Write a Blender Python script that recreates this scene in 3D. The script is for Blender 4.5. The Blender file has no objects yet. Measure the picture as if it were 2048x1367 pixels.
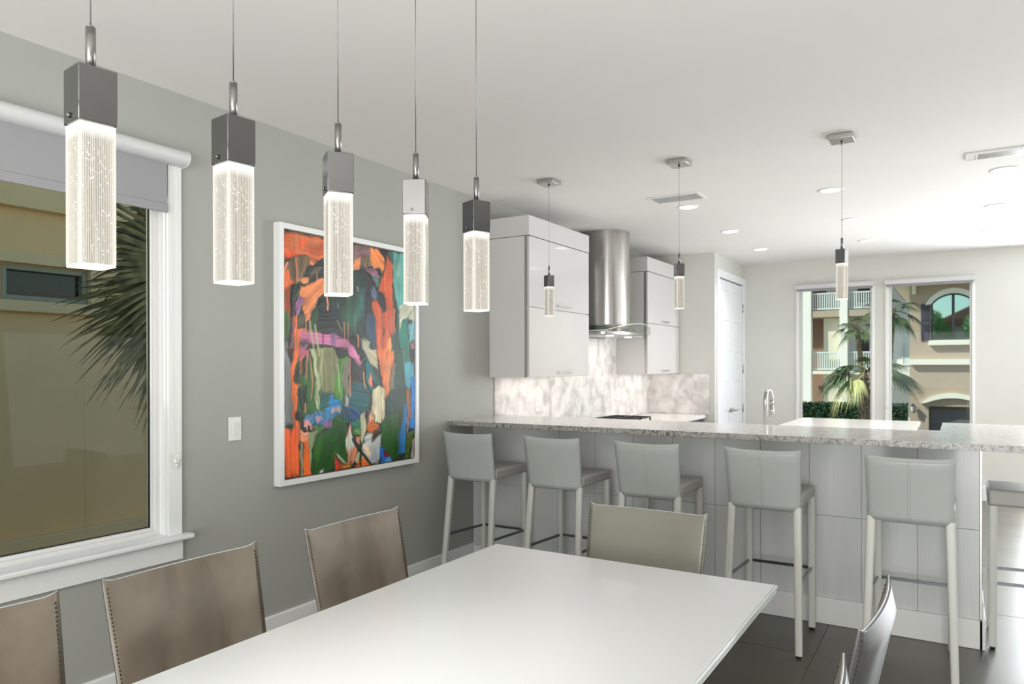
import bpy, bmesh, math, random
import numpy as np
from mathutils import Vector, Matrix
random.seed(7)
S = bpy.context.scene
COL = S.collection

# ------------------------------------------------------------------ camera, world, lights, exposure
def make_camera():
    yaw, pitch, roll = .5487, -.00185, -.0019
    cy, sy = math.cos(yaw), math.sin(yaw)
    f = Vector((-sy * math.cos(pitch), cy * math.cos(pitch), math.sin(pitch)))
    r = Vector((cy, sy, 0)); u = r.cross(f)
    r2 = r * math.cos(roll) + u * math.sin(roll); u2 = -r * math.sin(roll) + u * math.cos(roll)
    cam = bpy.data.cameras.new('camera'); o = bpy.data.objects.new('camera', cam); COL.objects.link(o)
    m = Matrix((r2, u2, -f)).transposed().to_4x4(); m.translation = (3.10, 0, 1.47); o.matrix_world = m
    cam.sensor_width = 36; cam.lens = 36 * 1465 / 2048; cam.shift_y = (735.9 - 683.5) / 2048
    cam.clip_start = .05; cam.clip_end = 300
    cam.dof.use_dof = True; cam.dof.focus_distance = 2.0; cam.dof.aperture_fstop = 8.0
    S.camera = o
make_camera()
S.view_settings.view_transform = 'Standard'; S.view_settings.look = 'None'
S.view_settings.gamma = 1; S.view_settings.use_curve_mapping = False
S.view_settings.exposure = 0.19
S.cycles.use_denoising = True
S.cycles.max_bounces = 8; S.cycles.diffuse_bounces = 4; S.cycles.glossy_bounces = 4
S.cycles.transmission_bounces = 6; S.cycles.transparent_max_bounces = 12
S.cycles.caustics_reflective = False; S.cycles.caustics_refractive = False
S.cycles.sample_clamp_indirect = 6

W = bpy.data.worlds.new('sky'); S.world = W; W.use_nodes = True
nt = W.node_tree; nt.nodes.clear()
sky = nt.nodes.new('ShaderNodeTexSky'); sky.sky_type = 'NISHITA'; sky.sun_disc = False
sky.sun_elevation = math.radians(42); sky.sun_rotation = math.radians(250); sky.air_density = 1.3; sky.dust_density = .6
bg = nt.nodes.new('ShaderNodeBackground'); bg.inputs['Strength'].default_value = .13
out = nt.nodes.new('ShaderNodeOutputWorld')
nt.links.new(sky.outputs[0], bg.inputs[0]); nt.links.new(bg.outputs[0], out.inputs[0])

def add_light(name, kind, loc, direction, energy, color=(1, 1, 1), size=None, spot=None, angle=None, blend=.6, spread=None):
    l = bpy.data.lights.new(name, kind); o = bpy.data.objects.new(name, l); COL.objects.link(o)
    o.location = loc; o.rotation_euler = Vector(direction).to_track_quat('-Z', 'Y').to_euler()
    l.energy = energy; l.color = color
    if kind == 'AREA' and size: l.shape = 'RECTANGLE'; l.size, l.size_y = size
    if kind == 'AREA' and spread: l.spread = spread
    if kind == 'SPOT': l.spot_size = spot; l.spot_blend = blend; l.shadow_soft_size = size or .04
    if kind == 'SUN': l.angle = angle or .01
    if kind == 'POINT': l.shadow_soft_size = size or .02
    return o
add_light('sun', 'SUN', (0, 0, 20), (.62, .42, -.66), 4.0, (1, .95, .86), angle=.01)
# daylight coming through the glass doors and windows of the unseen sides of the room, most of it tilted up a little to brighten the ceiling
add_light('daylight_right', 'AREA', (7.1, 6.9, 1.3), (-1, 0, .16), 88, (.95, .98, 1), size=(4.6, 2.2))
add_light('daylight_right_near', 'AREA', (7.1, 1.0, 1.3), (-1, 0, .1), 12, (.98, .99, 1), size=(3.6, 2.2))
add_light('daylight_back', 'AREA', (3.6, -3.9, 1.3), (0, 1, .08), 215, (.98, .995, 1), size=(4.4, 2.2))
add_light('daylight_far_door', 'AREA', (4.85, 9.4, 1.25), (0, -1, .0), 215, (.93, .97, 1), size=(2.2, 2.3))
# added up-lights that brighten the ceiling; the room has no such lamps
add_light('ceiling_fill_near', 'AREA', (3.6, -1.9, .35), (-.05, .1, 1), 170, (1, 1, 1), size=(4.4, 3.2))
add_light('ceiling_fill_far', 'AREA', (5.4, 6.2, .35), (-.1, 0, 1), 8, (1, 1, 1), size=(2.6, 4.6))

# ------------------------------------------------------------------ helpers
def srgb(r, g, b):
    def c(v):
        v /= 255.
        return v / 12.92 if v <= .04045 else ((v + .055) / 1.055) ** 2.4
    return (c(r), c(g), c(b), 1)
class Mat:
    def __init__(s, name, color=(.8, .8, .8, 1), rough=.5, metal=0, coat=0, spec=.5):
        s.m = bpy.data.materials.new(name); s.m.use_nodes = True; s.t = s.m.node_tree
        s.p = s.t.nodes['Principled BSDF']; s.o = s.t.nodes['Material Output']
        if len(color) == 3: color = (*color, 1)
        s.p.inputs['Base Color'].default_value = color; s.p.inputs['Roughness'].default_value = rough
        s.p.inputs['Metallic'].default_value = metal; s.p.inputs['Coat Weight'].default_value = coat
        s.p.inputs['Specular IOR Level'].default_value = spec
        s.color = color
    def n(s, t, **k):
        x = s.t.nodes.new(t)
        for a, b in k.items():
            if a in x.inputs: x.inputs[a].default_value = b
            else: setattr(x, a, b)
        return x
    def l(s, a, b): s.t.links.new(a, b)
    def coord(s, scale=(1, 1, 1), kind='Object'):
        tc = s.n('ShaderNodeTexCoord'); mp = s.n('ShaderNodeMapping'); mp.inputs['Scale'].default_value = scale
        s.l(tc.outputs[kind], mp.inputs[0]); return mp.outputs[0]
    def noise(s, scale, detail=4, vec=None, dist=0):
        x = s.n('ShaderNodeTexNoise'); x.inputs['Scale'].default_value = scale; x.inputs['Detail'].default_value = detail
        x.inputs['Distortion'].default_value = dist
        s.l(vec if vec is not None else s.coord(), x.inputs['Vector']); return x.outputs[0]
    def ramp(s, fac, stops):
        r = s.n('ShaderNodeValToRGB'); e = r.color_ramp.elements
        while len(e) < len(stops): e.new(.5)
        for i, (p, c) in enumerate(stops): e[i].position = p; e[i].color = c
        s.l(fac, r.inputs[0]); return r.outputs[0]
    def base(s, c): s.l(c, s.p.inputs['Base Color']); return s
    def mottled(s, scale=6, amount=.06, vec=None, detail=4):
        c = s.color; a = tuple(max(0, v * (1 - amount)) for v in c[:3]) + (1,); b = tuple(min(1, v * (1 + amount)) for v in c[:3]) + (1,)
        return s.base(s.ramp(s.noise(scale, detail, vec), [(.3, a), (.7, b)]))
    def bump(s, scale=200, strength=.1, dist=.001, vec=None, detail=3):
        b = s.n('ShaderNodeBump'); b.inputs['Strength'].default_value = strength; b.inputs['Distance'].default_value = dist
        s.l(s.noise(scale, detail, vec), b.inputs['Height']); s.l(b.outputs[0], s.p.inputs['Normal']); return s
    def glow(s, color, strength):
        s.p.inputs['Emission Color'].default_value = color; s.p.inputs['Emission Strength'].default_value = strength; return s

class B:
    """collects shapes into one mesh"""
    def __init__(s): s.bm = bmesh.new()
    def merge(s, t, mat=None, smooth=None):
        if mat is not None: bmesh.ops.transform(t, matrix=mat, verts=t.verts)
        if smooth is not None:
            for f in t.faces: f.smooth = smooth
        me = bpy.data.meshes.new('t'); t.to_mesh(me); t.free(); s.bm.from_mesh(me); bpy.data.meshes.remove(me); return s
    def box(s, x0, x1, y0, y1, z0, z1, bev=0, seg=2, m=None):
        t = bmesh.new(); bmesh.ops.create_cube(t, size=1)
        for v in t.verts: v.co = Vector(((x0 + x1) / 2 + v.co.x * (x1 - x0), (y0 + y1) / 2 + v.co.y * (y1 - y0), (z0 + z1) / 2 + v.co.z * (z1 - z0)))
        if bev: bmesh.ops.bevel(t, geom=t.edges[:], offset=bev, segments=seg, affect='EDGES', profile=.5)
        t.normal_update()
        for f in t.faces: f.smooth = bool(bev) and seg > 1 and max(abs(q) for q in f.normal) < .999
        return s.merge(t, m)
    def cyl(s, p0, p1, r0, r1=None, n=16, smooth=True, caps=True):
        p0, p1 = Vector(p0), Vector(p1); d = p1 - p0; t = bmesh.new()
        bmesh.ops.create_cone(t, cap_ends=caps, segments=n, radius1=r0, radius2=r0 if r1 is None else r1, depth=d.length)
        q = d.to_track_quat('Z', 'Y').to_matrix().to_4x4(); q.translation = (p0 + p1) / 2
        for f in t.faces: f.smooth = smooth and len(f.verts) == 4
        return s.merge(t, q)
    def tube(s, pts, r, n=12, closed=False):
        pts = [Vector(p) for p in pts]; rings = []; up = None
        rr = r if isinstance(r, (list, tuple)) else [r] * len(pts)
        for i, p in enumerate(pts):
            d = (pts[min(i + 1, len(pts) - 1)] - pts[max(i - 1, 0)]).normalized()
            if up is None:
                up = d.orthogonal().normalized()
            up = (up - d * up.dot(d)).normalized(); sd = d.cross(up)
            rings.append([s.bm.verts.new(p + (up * math.cos(a) + sd * math.sin(a)) * rr[i]) for a in [2 * math.pi * k / n for k in range(n)]])
        for a, b in zip(rings, rings[1:]):
            for k in range(n):
                f = s.bm.faces.new((a[k], a[(k + 1) % n], b[(k + 1) % n], b[k])); f.smooth = True
        s.bm.faces.new(rings[0][::-1]); s.bm.faces.new(rings[-1]); return s
    def prism(s, poly, axis, a0, a1, bev=0):
        """poly: list of 2D points in the plane of the two other axes (x,y,z order kept), extruded along axis from a0 to a1"""
        t = bmesh.new()
        def P(q, a):
            if axis == 'x': return (a, q[0], q[1])
            if axis == 'y': return (q[0], a, q[1])
            return (q[0], q[1], a)
        lo = [t.verts.new(P(q, a0)) for q in poly]; hi = [t.verts.new(P(q, a1)) for q in poly]; n = len(poly)
        t.faces.new(lo[::-1]); t.faces.new(hi)
        for i in range(n): t.faces.new((lo[i], lo[(i + 1) % n], hi[(i + 1) % n], hi[i]))
        bmesh.ops.recalc_face_normals(t, faces=t.faces[:])
        if bev: bmesh.ops.bevel(t, geom=t.edges[:], offset=bev, segments=2, affect='EDGES', profile=.5)
        return s.merge(t)
    def grid(s, rows, smooth=True, closed=False):
        """rows: list of equal-length lists of points -> quads"""
        vs = [[s.bm.verts.new(p) for p in r] for r in rows]
        n = len(vs[0])
        for a, b in zip(vs, vs[1:]):
            for k in range(n if closed else n - 1):
                f = s.bm.faces.new((a[k], a[(k + 1) % n], b[(k + 1) % n], b[k])); f.smooth = smooth
        return vs
    def face(s, pts): return s.bm.faces.new([s.bm.verts.new(p) for p in pts])
    def sphere(s, c, r, u=8, v=6, sc=(1, 1, 1)):
        t = bmesh.new(); bmesh.ops.create_uvsphere(t, u_segments=u, v_segments=v, radius=r)
        return s.merge(t, Matrix.Translation(c) @ Matrix.Diagonal((*sc, 1)), smooth=True)

def mesh(name, b, mat, fix=False):
    if fix: bmesh.ops.recalc_face_normals(b.bm, faces=b.bm.faces[:])
    me = bpy.data.meshes.new(name); b.bm.to_mesh(me); b.bm.free()
    for m in (mat if isinstance(mat, (list, tuple)) else [mat]): me.materials.append(m.m if isinstance(m, Mat) else m)
    return me
def place(name, me, parent=None, loc=None, label=None, cat=None, group=None, kind=None, rz=0):
    o = bpy.data.objects.new(name, me); COL.objects.link(o)
    if parent is not None: o.parent = parent
    if loc is not None: o.location = loc
    if rz: o.rotation_euler = (0, 0, rz)
    for k, v in (('label', label), ('category', cat), ('group', group), ('kind', kind)):
        if v: o[k] = v
    return o
def part(name, b, mat, parent=None, origin=(0, 0, 0), fix=False, **k):
    """mesh built in world coordinates; origin = the parent's world position (unrotated parents)"""
    if any(origin): bmesh.ops.translate(b.bm, vec=-Vector(origin), verts=b.bm.verts)
    return place(name, mesh(name, b, mat, fix), parent, **k)
def thing(name, label, cat, loc=(0, 0, 0), rz=0, group=None): return place(name, None, None, loc, label, cat, group, None, rz)
def struct(name, b, mat, **k): return part(name, b, mat, kind='structure', **k)
def copy_tree(o, parent=None):
    c = o.copy(); COL.objects.link(c)
    if parent is not None: c.parent = parent
    for ch in list(o.children): copy_tree(ch, c)
    return c
def smoothcurve(pts, n=8):
    pts = [Vector(p) for p in pts]; P = [pts[0]] + pts + [pts[-1]]; res = []
    for i in range(1, len(P) - 2):
        a, b, c, d = P[i - 1], P[i], P[i + 1], P[i + 2]
        for k in range(n):
            t = k / n
            res.append(.5 * ((2 * b) + (c - a) * t + (2 * a - 5 * b + 4 * c - d) * t * t + (3 * b - a - 3 * c + d) * t ** 3))
    res.append(pts[-1]); return res

# ------------------------------------------------------------------ materials
M = {}
M['wall'] = Mat('wall_paint', srgb(162, 163, 156), .6).mottled(3, .012).bump(350, .05, .0006)
M['far'] = Mat('far_wall_paint', srgb(210, 210, 203), .65).mottled(3, .012).bump(350, .05, .0006)
M['ceil'] = Mat('ceiling_paint', srgb(238, 236, 233), .8).mottled(2, .01)
M['trim'] = Mat('white_trim', srgb(232, 232, 230), .35).mottled(5, .01)
M['vinyl'] = Mat('window_vinyl', srgb(220, 220, 217), .4).mottled(5, .015)
M['door'] = Mat('door_paint', srgb(238, 240, 244), .3).mottled(5, .01)
M['grout'] = Mat('grout', srgb(138, 134, 122), .8).mottled(60, .08)
m = M['tile'] = Mat('slate_tile', srgb(80, 78, 70), .36, 0, .45, .5)
m.p.inputs['Coat Roughness'].default_value = .34
v = m.coord((1, 1, 1)); oi = m.n('ShaderNodeObjectInfo'); mx = m.n('ShaderNodeMixRGB', blend_type='MULTIPLY'); mx.inputs[0].default_value = 1
m.l(m.ramp(m.noise(2.6, 6, v, .4), [(.28, srgb(50, 46, 35)), (.52, srgb(66, 61, 49)), (.75, srgb(84, 79, 65))]), mx.inputs[1])
m.l(m.ramp(oi.outputs['Random'], [(0, (.86, .86, .86, 1)), (1, (1.0, 1.0, 1.0, 1))]), mx.inputs[2]); m.base(mx.outputs[0]); m.bump(30, .12, .001)
M['chrome'] = Mat('polished_chrome', (.185, .185, .184, 1), .12, 1).mottled(20, .03)
M['bright_chrome'] = Mat('bright_chrome', (.45, .45, .445, 1), .07, 1).mottled(20, .03)
M['nickel'] = Mat('satin_nickel', (.5, .49, .47, 1), .28, 1).mottled(40, .03)
M['darkmetal'] = Mat('dark_chrome', (.16, .17, .18, 1), .22, 1).mottled(40, .05)
m = M['steel'] = Mat('brushed_steel', (.52, .50, .48, 1), .24, 1)
m.base(m.ramp(m.noise(40, 3, m.coord((1, 1, .03))), [(.3, (.42, .40, .385, 1)), (.7, (.58, .565, .55, 1))]))
M['gloss'] = Mat('gloss_white_lacquer', srgb(206, 203, 203), .06, 0, .3).mottled(2, .008)
M['cabside'] = Mat('grey_melamine', srgb(208, 206, 204), .35).mottled(3, .015)
M['white_plastic'] = Mat('white_plastic', srgb(226, 226, 218), .35).mottled(9, .01)
M['cassette'] = Mat('shade_cassette', srgb(206, 206, 206), .4).mottled(4, .015)
M['shade'] = Mat('shade_fabric', srgb(150, 150, 152), .9).mottled(900, .05).bump(1500, .2, .0005)
m = M['panelmat'] = Mat('ribbed_panel', srgb(196, 195, 194), .16)
m.base(m.ramp(m.noise(60, 3, m.coord((2.2, 2.2, .05))), [(.3, srgb(206, 208, 206)), (.7, srgb(213, 214, 212))])); m.bump(300, .03, .0003, m.coord((1, 1, .02)), 2)
m = M['quartz'] = Mat('quartz', srgb(190, 187, 182), .17)
vv = m.n('ShaderNodeTexVoronoi'); vv.inputs['Scale'].default_value = 26; m.l(m.coord(), vv.inputs[0])
a = m.ramp(m.noise(34, 8, m.coord(), 1.6), [(.30, srgb(158, 156, 152)), (.42, srgb(190, 188, 185)), (.54, srgb(214, 212, 210)), (.75, srgb(206, 204, 201))]); m.base(a)
m = M['quartz_edge_dim'] = Mat('quartz_edge_dim', srgb(150, 148, 143), .25)  # darker copy of the bar quartz: weaker reflection at its edge put into colour
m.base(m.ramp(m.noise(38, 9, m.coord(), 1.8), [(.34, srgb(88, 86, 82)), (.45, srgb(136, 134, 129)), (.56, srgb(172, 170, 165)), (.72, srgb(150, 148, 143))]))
m = M['marble'] = Mat('marble', srgb(226, 221, 216), .1)
a = m.ramp(m.noise(8, 12, m.coord(), .5), [(.30, srgb(188, 184, 182)), (.46, srgb(214, 210, 208)), (.6, srgb(232, 228, 226)), (.8, srgb(222, 217, 214))]); m.base(a)
M['counter'] = Mat('white_quartz', srgb(235, 232, 228), .12).mottled(18, .03, detail=8)
M['tableglass'] = Mat('white_glass', srgb(219, 220, 221), .26).mottled(2, .006)
M['glassedge'] = Mat('glass_edge', srgb(214, 222, 216), .1).mottled(5, .02)
m = M['leather'] = Mat('silver_leather', srgb(150, 149, 142), .28, .45)
m.base(m.ramp(m.noise(5, 4, m.coord((1, 1, .6))), [(.3, srgb(90, 90, 90)), (.7, srgb(108, 108, 108))])); m.bump(420, .15, .0005)
m = M['taupe'] = Mat('taupe_leather', srgb(140, 128, 112), .38, .1)
m.base(m.ramp(m.noise(7, 5, m.coord((1, 1, .45)), .6), [(.25, srgb(96, 86, 72)), (.5, srgb(118, 107, 92)), (.75, srgb(136, 125, 110))])); m.bump(420, .15, .0005)
M['sage'] = Mat('grey_green_leather', srgb(132, 131, 120), .36, .1).mottled(5, .05).bump(420, .15, .0005)
M['whiteleather'] = Mat('white_leather', srgb(178, 181, 178), .42).mottled(6, .02).bump(420, .15, .0005)
M['legleather'] = Mat('leg_leather', srgb(202, 203, 196), .4).mottled(6, .02)
M['stemmetal'] = Mat('stem_metal', (.27, .265, .26, 1), .3, 1).mottled(40, .03)
M['seatleather'] = Mat('seat_leather', srgb(168, 166, 161), .45).mottled(6, .03).bump(420, .15, .0005)
M['thread'] = Mat('dark_thread', srgb(44, 42, 38), .8).mottled(60, .1)
M['palethread'] = Mat('pale_thread', srgb(176, 176, 170), .8).mottled(60, .05)
M['black'] = Mat('black_rubber', (.012, .012, .012, 1), .5).mottled(30, .1)
M['iron'] = Mat('cast_iron', (.02, .02, .02, 1), .45).mottled(60, .15)
M['darkcab'] = Mat('dark_cabinet', srgb(88, 92, 104), .2).mottled(6, .05)
m = M['pane'] = Mat('window_glass', (1, 1, 1, 1), .0)
m.t.nodes.remove(m.p); mixs = m.n('ShaderNodeMixShader'); tr = m.n('ShaderNodeBsdfTransparent'); gl = m.n('ShaderNodeBsdfGlossy'); gl.inputs['Roughness'].default_value = .01
tr.inputs[0].default_value = (.93, .96, .94, 1); lw = m.n('ShaderNodeLayerWeight'); lw.inputs[0].default_value = .25
mt = m.n('ShaderNodeMath', operation='MULTIPLY'); mt.inputs[1].default_value = .22; m.l(lw.outputs['Fresnel'], mt.inputs[0])
m.l(mt.outputs[0], mixs.inputs[0]); m.l(tr.outputs[0], mixs.inputs[1]); m.l(gl.outputs[0], mixs.inputs[2]); m.l(mixs.outputs[0], m.o.inputs[0])
m = M['hoodglass'] = Mat('clear_glass', (.95, 1, .98, 1), .02); m.p.inputs['Transmission Weight'].default_value = .85; m.p.inputs['IOR'].default_value = 1.1; m.mottled(3, .01)
M['lens'] = Mat('downlight_lens', (1, 1, 1, 1), .4).mottled(5, .01).glow((1, .98, .94, 1), 2.2)
M['hoodlamp'] = Mat('hood_lamp', (1, 1, 1, 1), .3).mottled(5, .01).glow((1, .97, .9, 1), 4.0)

def crystal_material(name, rib, s0, s1):
    """lit bubble glass: cream glow crossed by fine dark vertical flutes and bright seed bubbles"""
    m = Mat(name, (.10, .098, .09, 1), .08)
    tc = m.n('ShaderNodeTexCoord'); sp = m.n('ShaderNodeSeparateXYZ'); m.l(tc.outputs['Object'], sp.inputs[0])
    def math_(op, a, b=None, c=None):
        x = m.n('ShaderNodeMath', operation=op)
        for i, q in enumerate((a, b, c)):
            if q is None: continue
            if isinstance(q, (int, float)): x.inputs[i].default_value = q
            else: m.l(q, x.inputs[i])
        return x.outputs[0]
    s = math_('ADD', sp.outputs[0], sp.outputs[1])
    st = math_('SINE', math_('MULTIPLY', s, 2 * math.pi / rib))
    st = math_('MULTIPLY_ADD', st, .5, .5)
    # how strongly each flute shows changes across the face and is broken up along its height
    nz = m.noise(1, 2, m.coord((150, 150, 4))); nb = m.noise(1, 3, m.coord((420, 420, 110)))
    amp = m.ramp(nz, [(.32, (.35, .35, .35, 1)), (.5, (1, 1, 1, 1))]); brk = m.ramp(nb, [(.30, (.1, .1, .1, 1)), (.42, (1, 1, 1, 1))])
    # towards the corners of the block the glass turns even and bright
    ax = math_('ABSOLUTE', sp.outputs[0]); ay = math_('ABSOLUTE', sp.outputs[1]); mn = math_('MINIMUM', ax, ay)
    core = math_('SUBTRACT', 1.0, math_('POWER', math_('DIVIDE', mn, .0245), 3))
    line = math_('MULTIPLY', math_('POWER', st, 1.6), math_('MULTIPLY', math_('MULTIPLY', amp, brk), core))
    vo = m.n('ShaderNodeTexVoronoi'); vo.inputs['Scale'].default_value = 1; m.l(m.coord((230, 230, 170)), vo.inputs['Vector'])
    sd = m.noise(1, 1, m.coord((55, 55, 38)))
    bub = math_('MULTIPLY', math_('LESS_THAN', vo.outputs['Distance'], .2), math_('GREATER_THAN', sd, .5))
    top = m.n('ShaderNodeMapRange'); m.l(sp.outputs[2], top.inputs[0]); top.inputs[1].default_value = -.022; top.inputs[2].default_value = -.002
    mix1 = m.n('ShaderNodeMixRGB'); mix1.inputs[1].default_value = (*[q * s0 for q in (.98, .90, .76)], 1); mix1.inputs[2].default_value = (0, 0, 0, 1); m.l(line, mix1.inputs[0])
    mix2 = m.n('ShaderNodeMixRGB'); m.l(mix1.outputs[0], mix2.inputs[1]); mix2.inputs[2].default_value = (s1, s1 * .97, s1 * .9, 1)
    f = math_('MAXIMUM', math_('MULTIPLY', top.outputs[0], .8), math_('MAXIMUM', bub, math_('MULTIPLY', math_('POWER', math_('DIVIDE', mn, .0245), 6), .5))); m.l(f, mix2.inputs[0])
    m.l(mix2.outputs[0], m.p.inputs['Emission Color']); m.p.inputs['Emission Strength'].default_value = 1
    return m
M['crystal'] = crystal_material('lit_bubble_glass', .0029, .64, 1.2)
M['crystal_small'] = crystal_material('lit_bubble_glass_small', .0028, .58, .95)
M['crystal_end'] = Mat('lit_glass_end', (.9, .88, .8, 1), .1).mottled(50, .02).glow((1, .97, .9, 1), 1.1)

# ------------------------------------------------------------------ room shell
H = 2.745; XR = 7.2; YB = -4.0; YF = 9.5
b = B().box(-.2, XR + .2, YB - .2, YF + .2, H, H + .25)
struct('ceiling', b, M['ceil'])
fl = struct('floor', B().box(-.15, XR + .15, YB - .15, YF + .15, -.12, -.004), M['grout'])
tile = mesh('floor_tile', B().box(.0015, .6085, .0015, 1.2175, -.01, 0, .0012, 1), M['tile'])
for i in range(-5, 8):
    x = 2.464 + (i - 1) * .61
    off = 3.974 if i % 2 == 0 else 3.974 - .61
    for j in range(-7, 6):
        y = off + j * 1.22
        if x < -.3 or x > XR - .2 or y < -1.3 or y > YF: continue
        if x < 0 or y + 1.22 > YF:
            x0 = max(x, 0.0) ; y1 = min(y + 1.2185, YF)
            if x + .6 <= .01 or y1 - y < .02: continue
            me = mesh('floor_tile', B().box(x0 - x + .0015, .6085, .0015, y1 - y, -.01, 0, .0012, 1), M['tile'])
            place('floor_tile', me, fl, (x, y, 0))
        else: place('floor_tile', tile, fl, (x, y, 0))

# left wall with window opening
WY0, WY1, WZ0, WZ1 = .42, 2.035, .70, 2.42
b = B().box(-.15, 0, YB, WY0, 0, H).box(-.15, 0, WY1, YF, 0, H).box(-.15, 0, WY0, WY1, 0, WZ0).box(-.15, 0, WY0, WY1, WZ1, H)
struct('wall_left', b, M['wall'])
# far wall with two openings
WIN = [(1.425, 2.225), (2.405, 3.215)]; FZ0, FZ1 = .72, 2.41
b = B().box(-.15, WIN[0][0], YF, YF + .15, 0, H).box(WIN[0][1], WIN[1][0], YF, YF + .15, 0, H).box(WIN[1][1], XR, YF, YF + .15, 0, H)
for a0, a1 in WIN: b.box(a0, a1, YF, YF + .15, 0, FZ0).box(a0, a1, YF, YF + .15, FZ1, H)
struct('wall_far', b, M['far'])
struct('wall_right', B().box(XR, XR + .15, YB, YF + .15, 0, H), M['wall'])
struct('wall_back', B().box(-.15, XR + .15, YB - .15, YB, 0, H), M['wall'])
# pantry block (end of the kitchen alcove) with its door recess
PX, PY = .76, 8.18; DY0, DY1, DZ = 8.33, 9.42, 2.49
b = B().box(0, PX, PY, PY + .1, 0, H).box(PX - .1, PX, PY + .1, DY0, 0, H).box(PX - .1, PX, DY1, YF, 0, H).box(PX - .1, PX, DY0, DY1, DZ, H)
struct('wall_pantry', b, M['far'])  # lighter paint than the left wall: extra light here put into the colour
# baseboards
def bb(name, x0, x1, y0, y1, h=.163):
    b = B().box(x0, x1, y0, y1, 0, h - .006, .001, 1)
    if abs(x1 - x0) < abs(y1 - y0): b.box(x0, x1 - .004, y0, y1, h - .007, h, .001, 1)
    else: b.box(x0, x1, y0 + .004, y1, h - .007, h, .001, 1)
    struct(name, b, M['trim'])
bb('baseboard_left', 0, .014, YB, 4.508)
bb('baseboard_far', PX, XR, YF - .014, YF)
bb('baseboard_back', 0, XR, YB, YB + .014)
bb('baseboard_right', XR - .014, XR, YB, YF)

# ---- window 1 (left wall)
w = place('window_1', None, kind='structure', loc=(0, WY1, WZ0)); o_ = (0, WY1, WZ0)
part('casing', B().box(0, .018, WY1, WY1 + .068, WZ0, WZ1 + .05, .002).box(0, .018, WY0 - .068, WY0, WZ0, WZ1 + .05, .002).box(0, .018, WY0, WY1, WZ1, WZ1 + .05, .002), M['trim'], w, o_)
part('jamb', B().box(-.10, 0, WY1 - .004, WY1, WZ0, WZ1).box(-.10, 0, WY0, WY0 + .004, WZ0, WZ1).box(-.10, 0, WY0 + .004, WY1 - .004, WZ1 - .004, WZ1), M['trim'], w, o_)
def frame_x(x0, x1, y0, y1, z0, z1, t, bev=.002):   # rectangular frame in the yz plane
    return B().box(x0, x1, y0, y0 + t, z0, z1, bev).box(x0, x1, y1 - t, y1, z0, z1, bev).box(x0, x1, y0 + t - .001, y1 - t + .001, z0, z0 + t, bev).box(x0, x1, y0 + t - .001, y1 - t + .001, z1 - t, z1, bev)
part('sash', frame_x(-.095, -.045, WY0, WY1 - .003, WZ0, WZ1, .022), M['vinyl'], w, o_)
part('sash', frame_x(-.09, -.058, WY0 + .015, WY1 - .018, WZ0 + .02, WZ1 - .01, .017), M['vinyl'], w, o_)
part('gasket', frame_x(-.084, -.070, WY0 + .031, WY1 - .034, WZ0 + .036, WZ1 - .02, .0035, 0), M['black'], w, o_)
part('pane', B().box(-.08, -.076, WY0 + .033, WY1 - .036, WZ0 + .038, WZ1 - .02), M['pane'], w, o_)
part('stool', B().box(-.0, .062, WY0 - .11, WY1 + .105, WZ0 - .024, WZ0, .008, 3).box(-.10, .01, WY0 + .001, WY1 - .001, WZ0 - .022, WZ0 + .0005), M['trim'], w, o_)
part('apron', B().box(0, .018, WY0 - .075, WY1 + .072, WZ0 - .118, WZ0 - .024, .002), M['trim'], w, o_)
# roller shade
sh = thing('roller_shade', 'wide grey roller shade half lowered over the window beside the painting', 'shade', (.02, WY1, 2.47)); o_ = (.02, WY1, 2.47)
n = 24; prof = []
for i in range(n + 1):
    a = math.radians(90 - 180 * i / n); prof.append((.03 + .055 * math.cos(a) ** .8 if math.cos(a) > 0 else .03, 2.431 + .037 * math.sin(a)))
prof = [(.0185, 2.468)] + prof + [(.0185, 2.394)]
bmb = B().prism(prof, 'y', .33, WY1 + .066); part('cassette', bmb, M['cassette'], sh, o_, fix=True)
part('end_cap', B().prism([(p[0] + .0015 if p[0] > .03 else p[0], 2.431 + (p[1] - 2.431) * 1.04) for p in prof], 'y', WY1 + .0662, WY1 + .0705), M['white_plastic'], sh, o_, fix=True)
part('fabric', B().box(.030, .0315, .40, WY1 - .013, 2.185, 2.40), M['shade'], sh, o_)
part('hem_bar', B().box(.026, .036, .395, WY1 - .010, 2.172, 2.212, .003), M['shade'], sh, o_)
ch = B()
ch.tube(smoothcurve([(.026, WY1 + .012, 2.40), (.027, WY1 + .013, 1.6), (.028, WY1 + .016, 1.15), (.03, WY1 + .030, 1.075)], 6), .0013, 6)
ch.tube(smoothcurve([(.032, WY1 + .035, 2.40), (.034, WY1 + .037, 1.6), (.034, WY1 + .040, 1.2), (.032, WY1 + .034, 1.075)], 6), .0013, 6)
part('chain', ch, M['white_plastic'], sh, o_)
part('chain_tensioner', B().box(.018, .034, WY1 + .022, WY1 + .048, 1.028, 1.065, .006, 3).cyl((.03, WY1 + .035, 1.06), (.040, WY1 + .035, 1.06), .014).cyl((.025, WY1 + .035, 1.008), (.025, WY1 + .035, 1.03), .006), M['white_plastic'], sh, o_)

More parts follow.
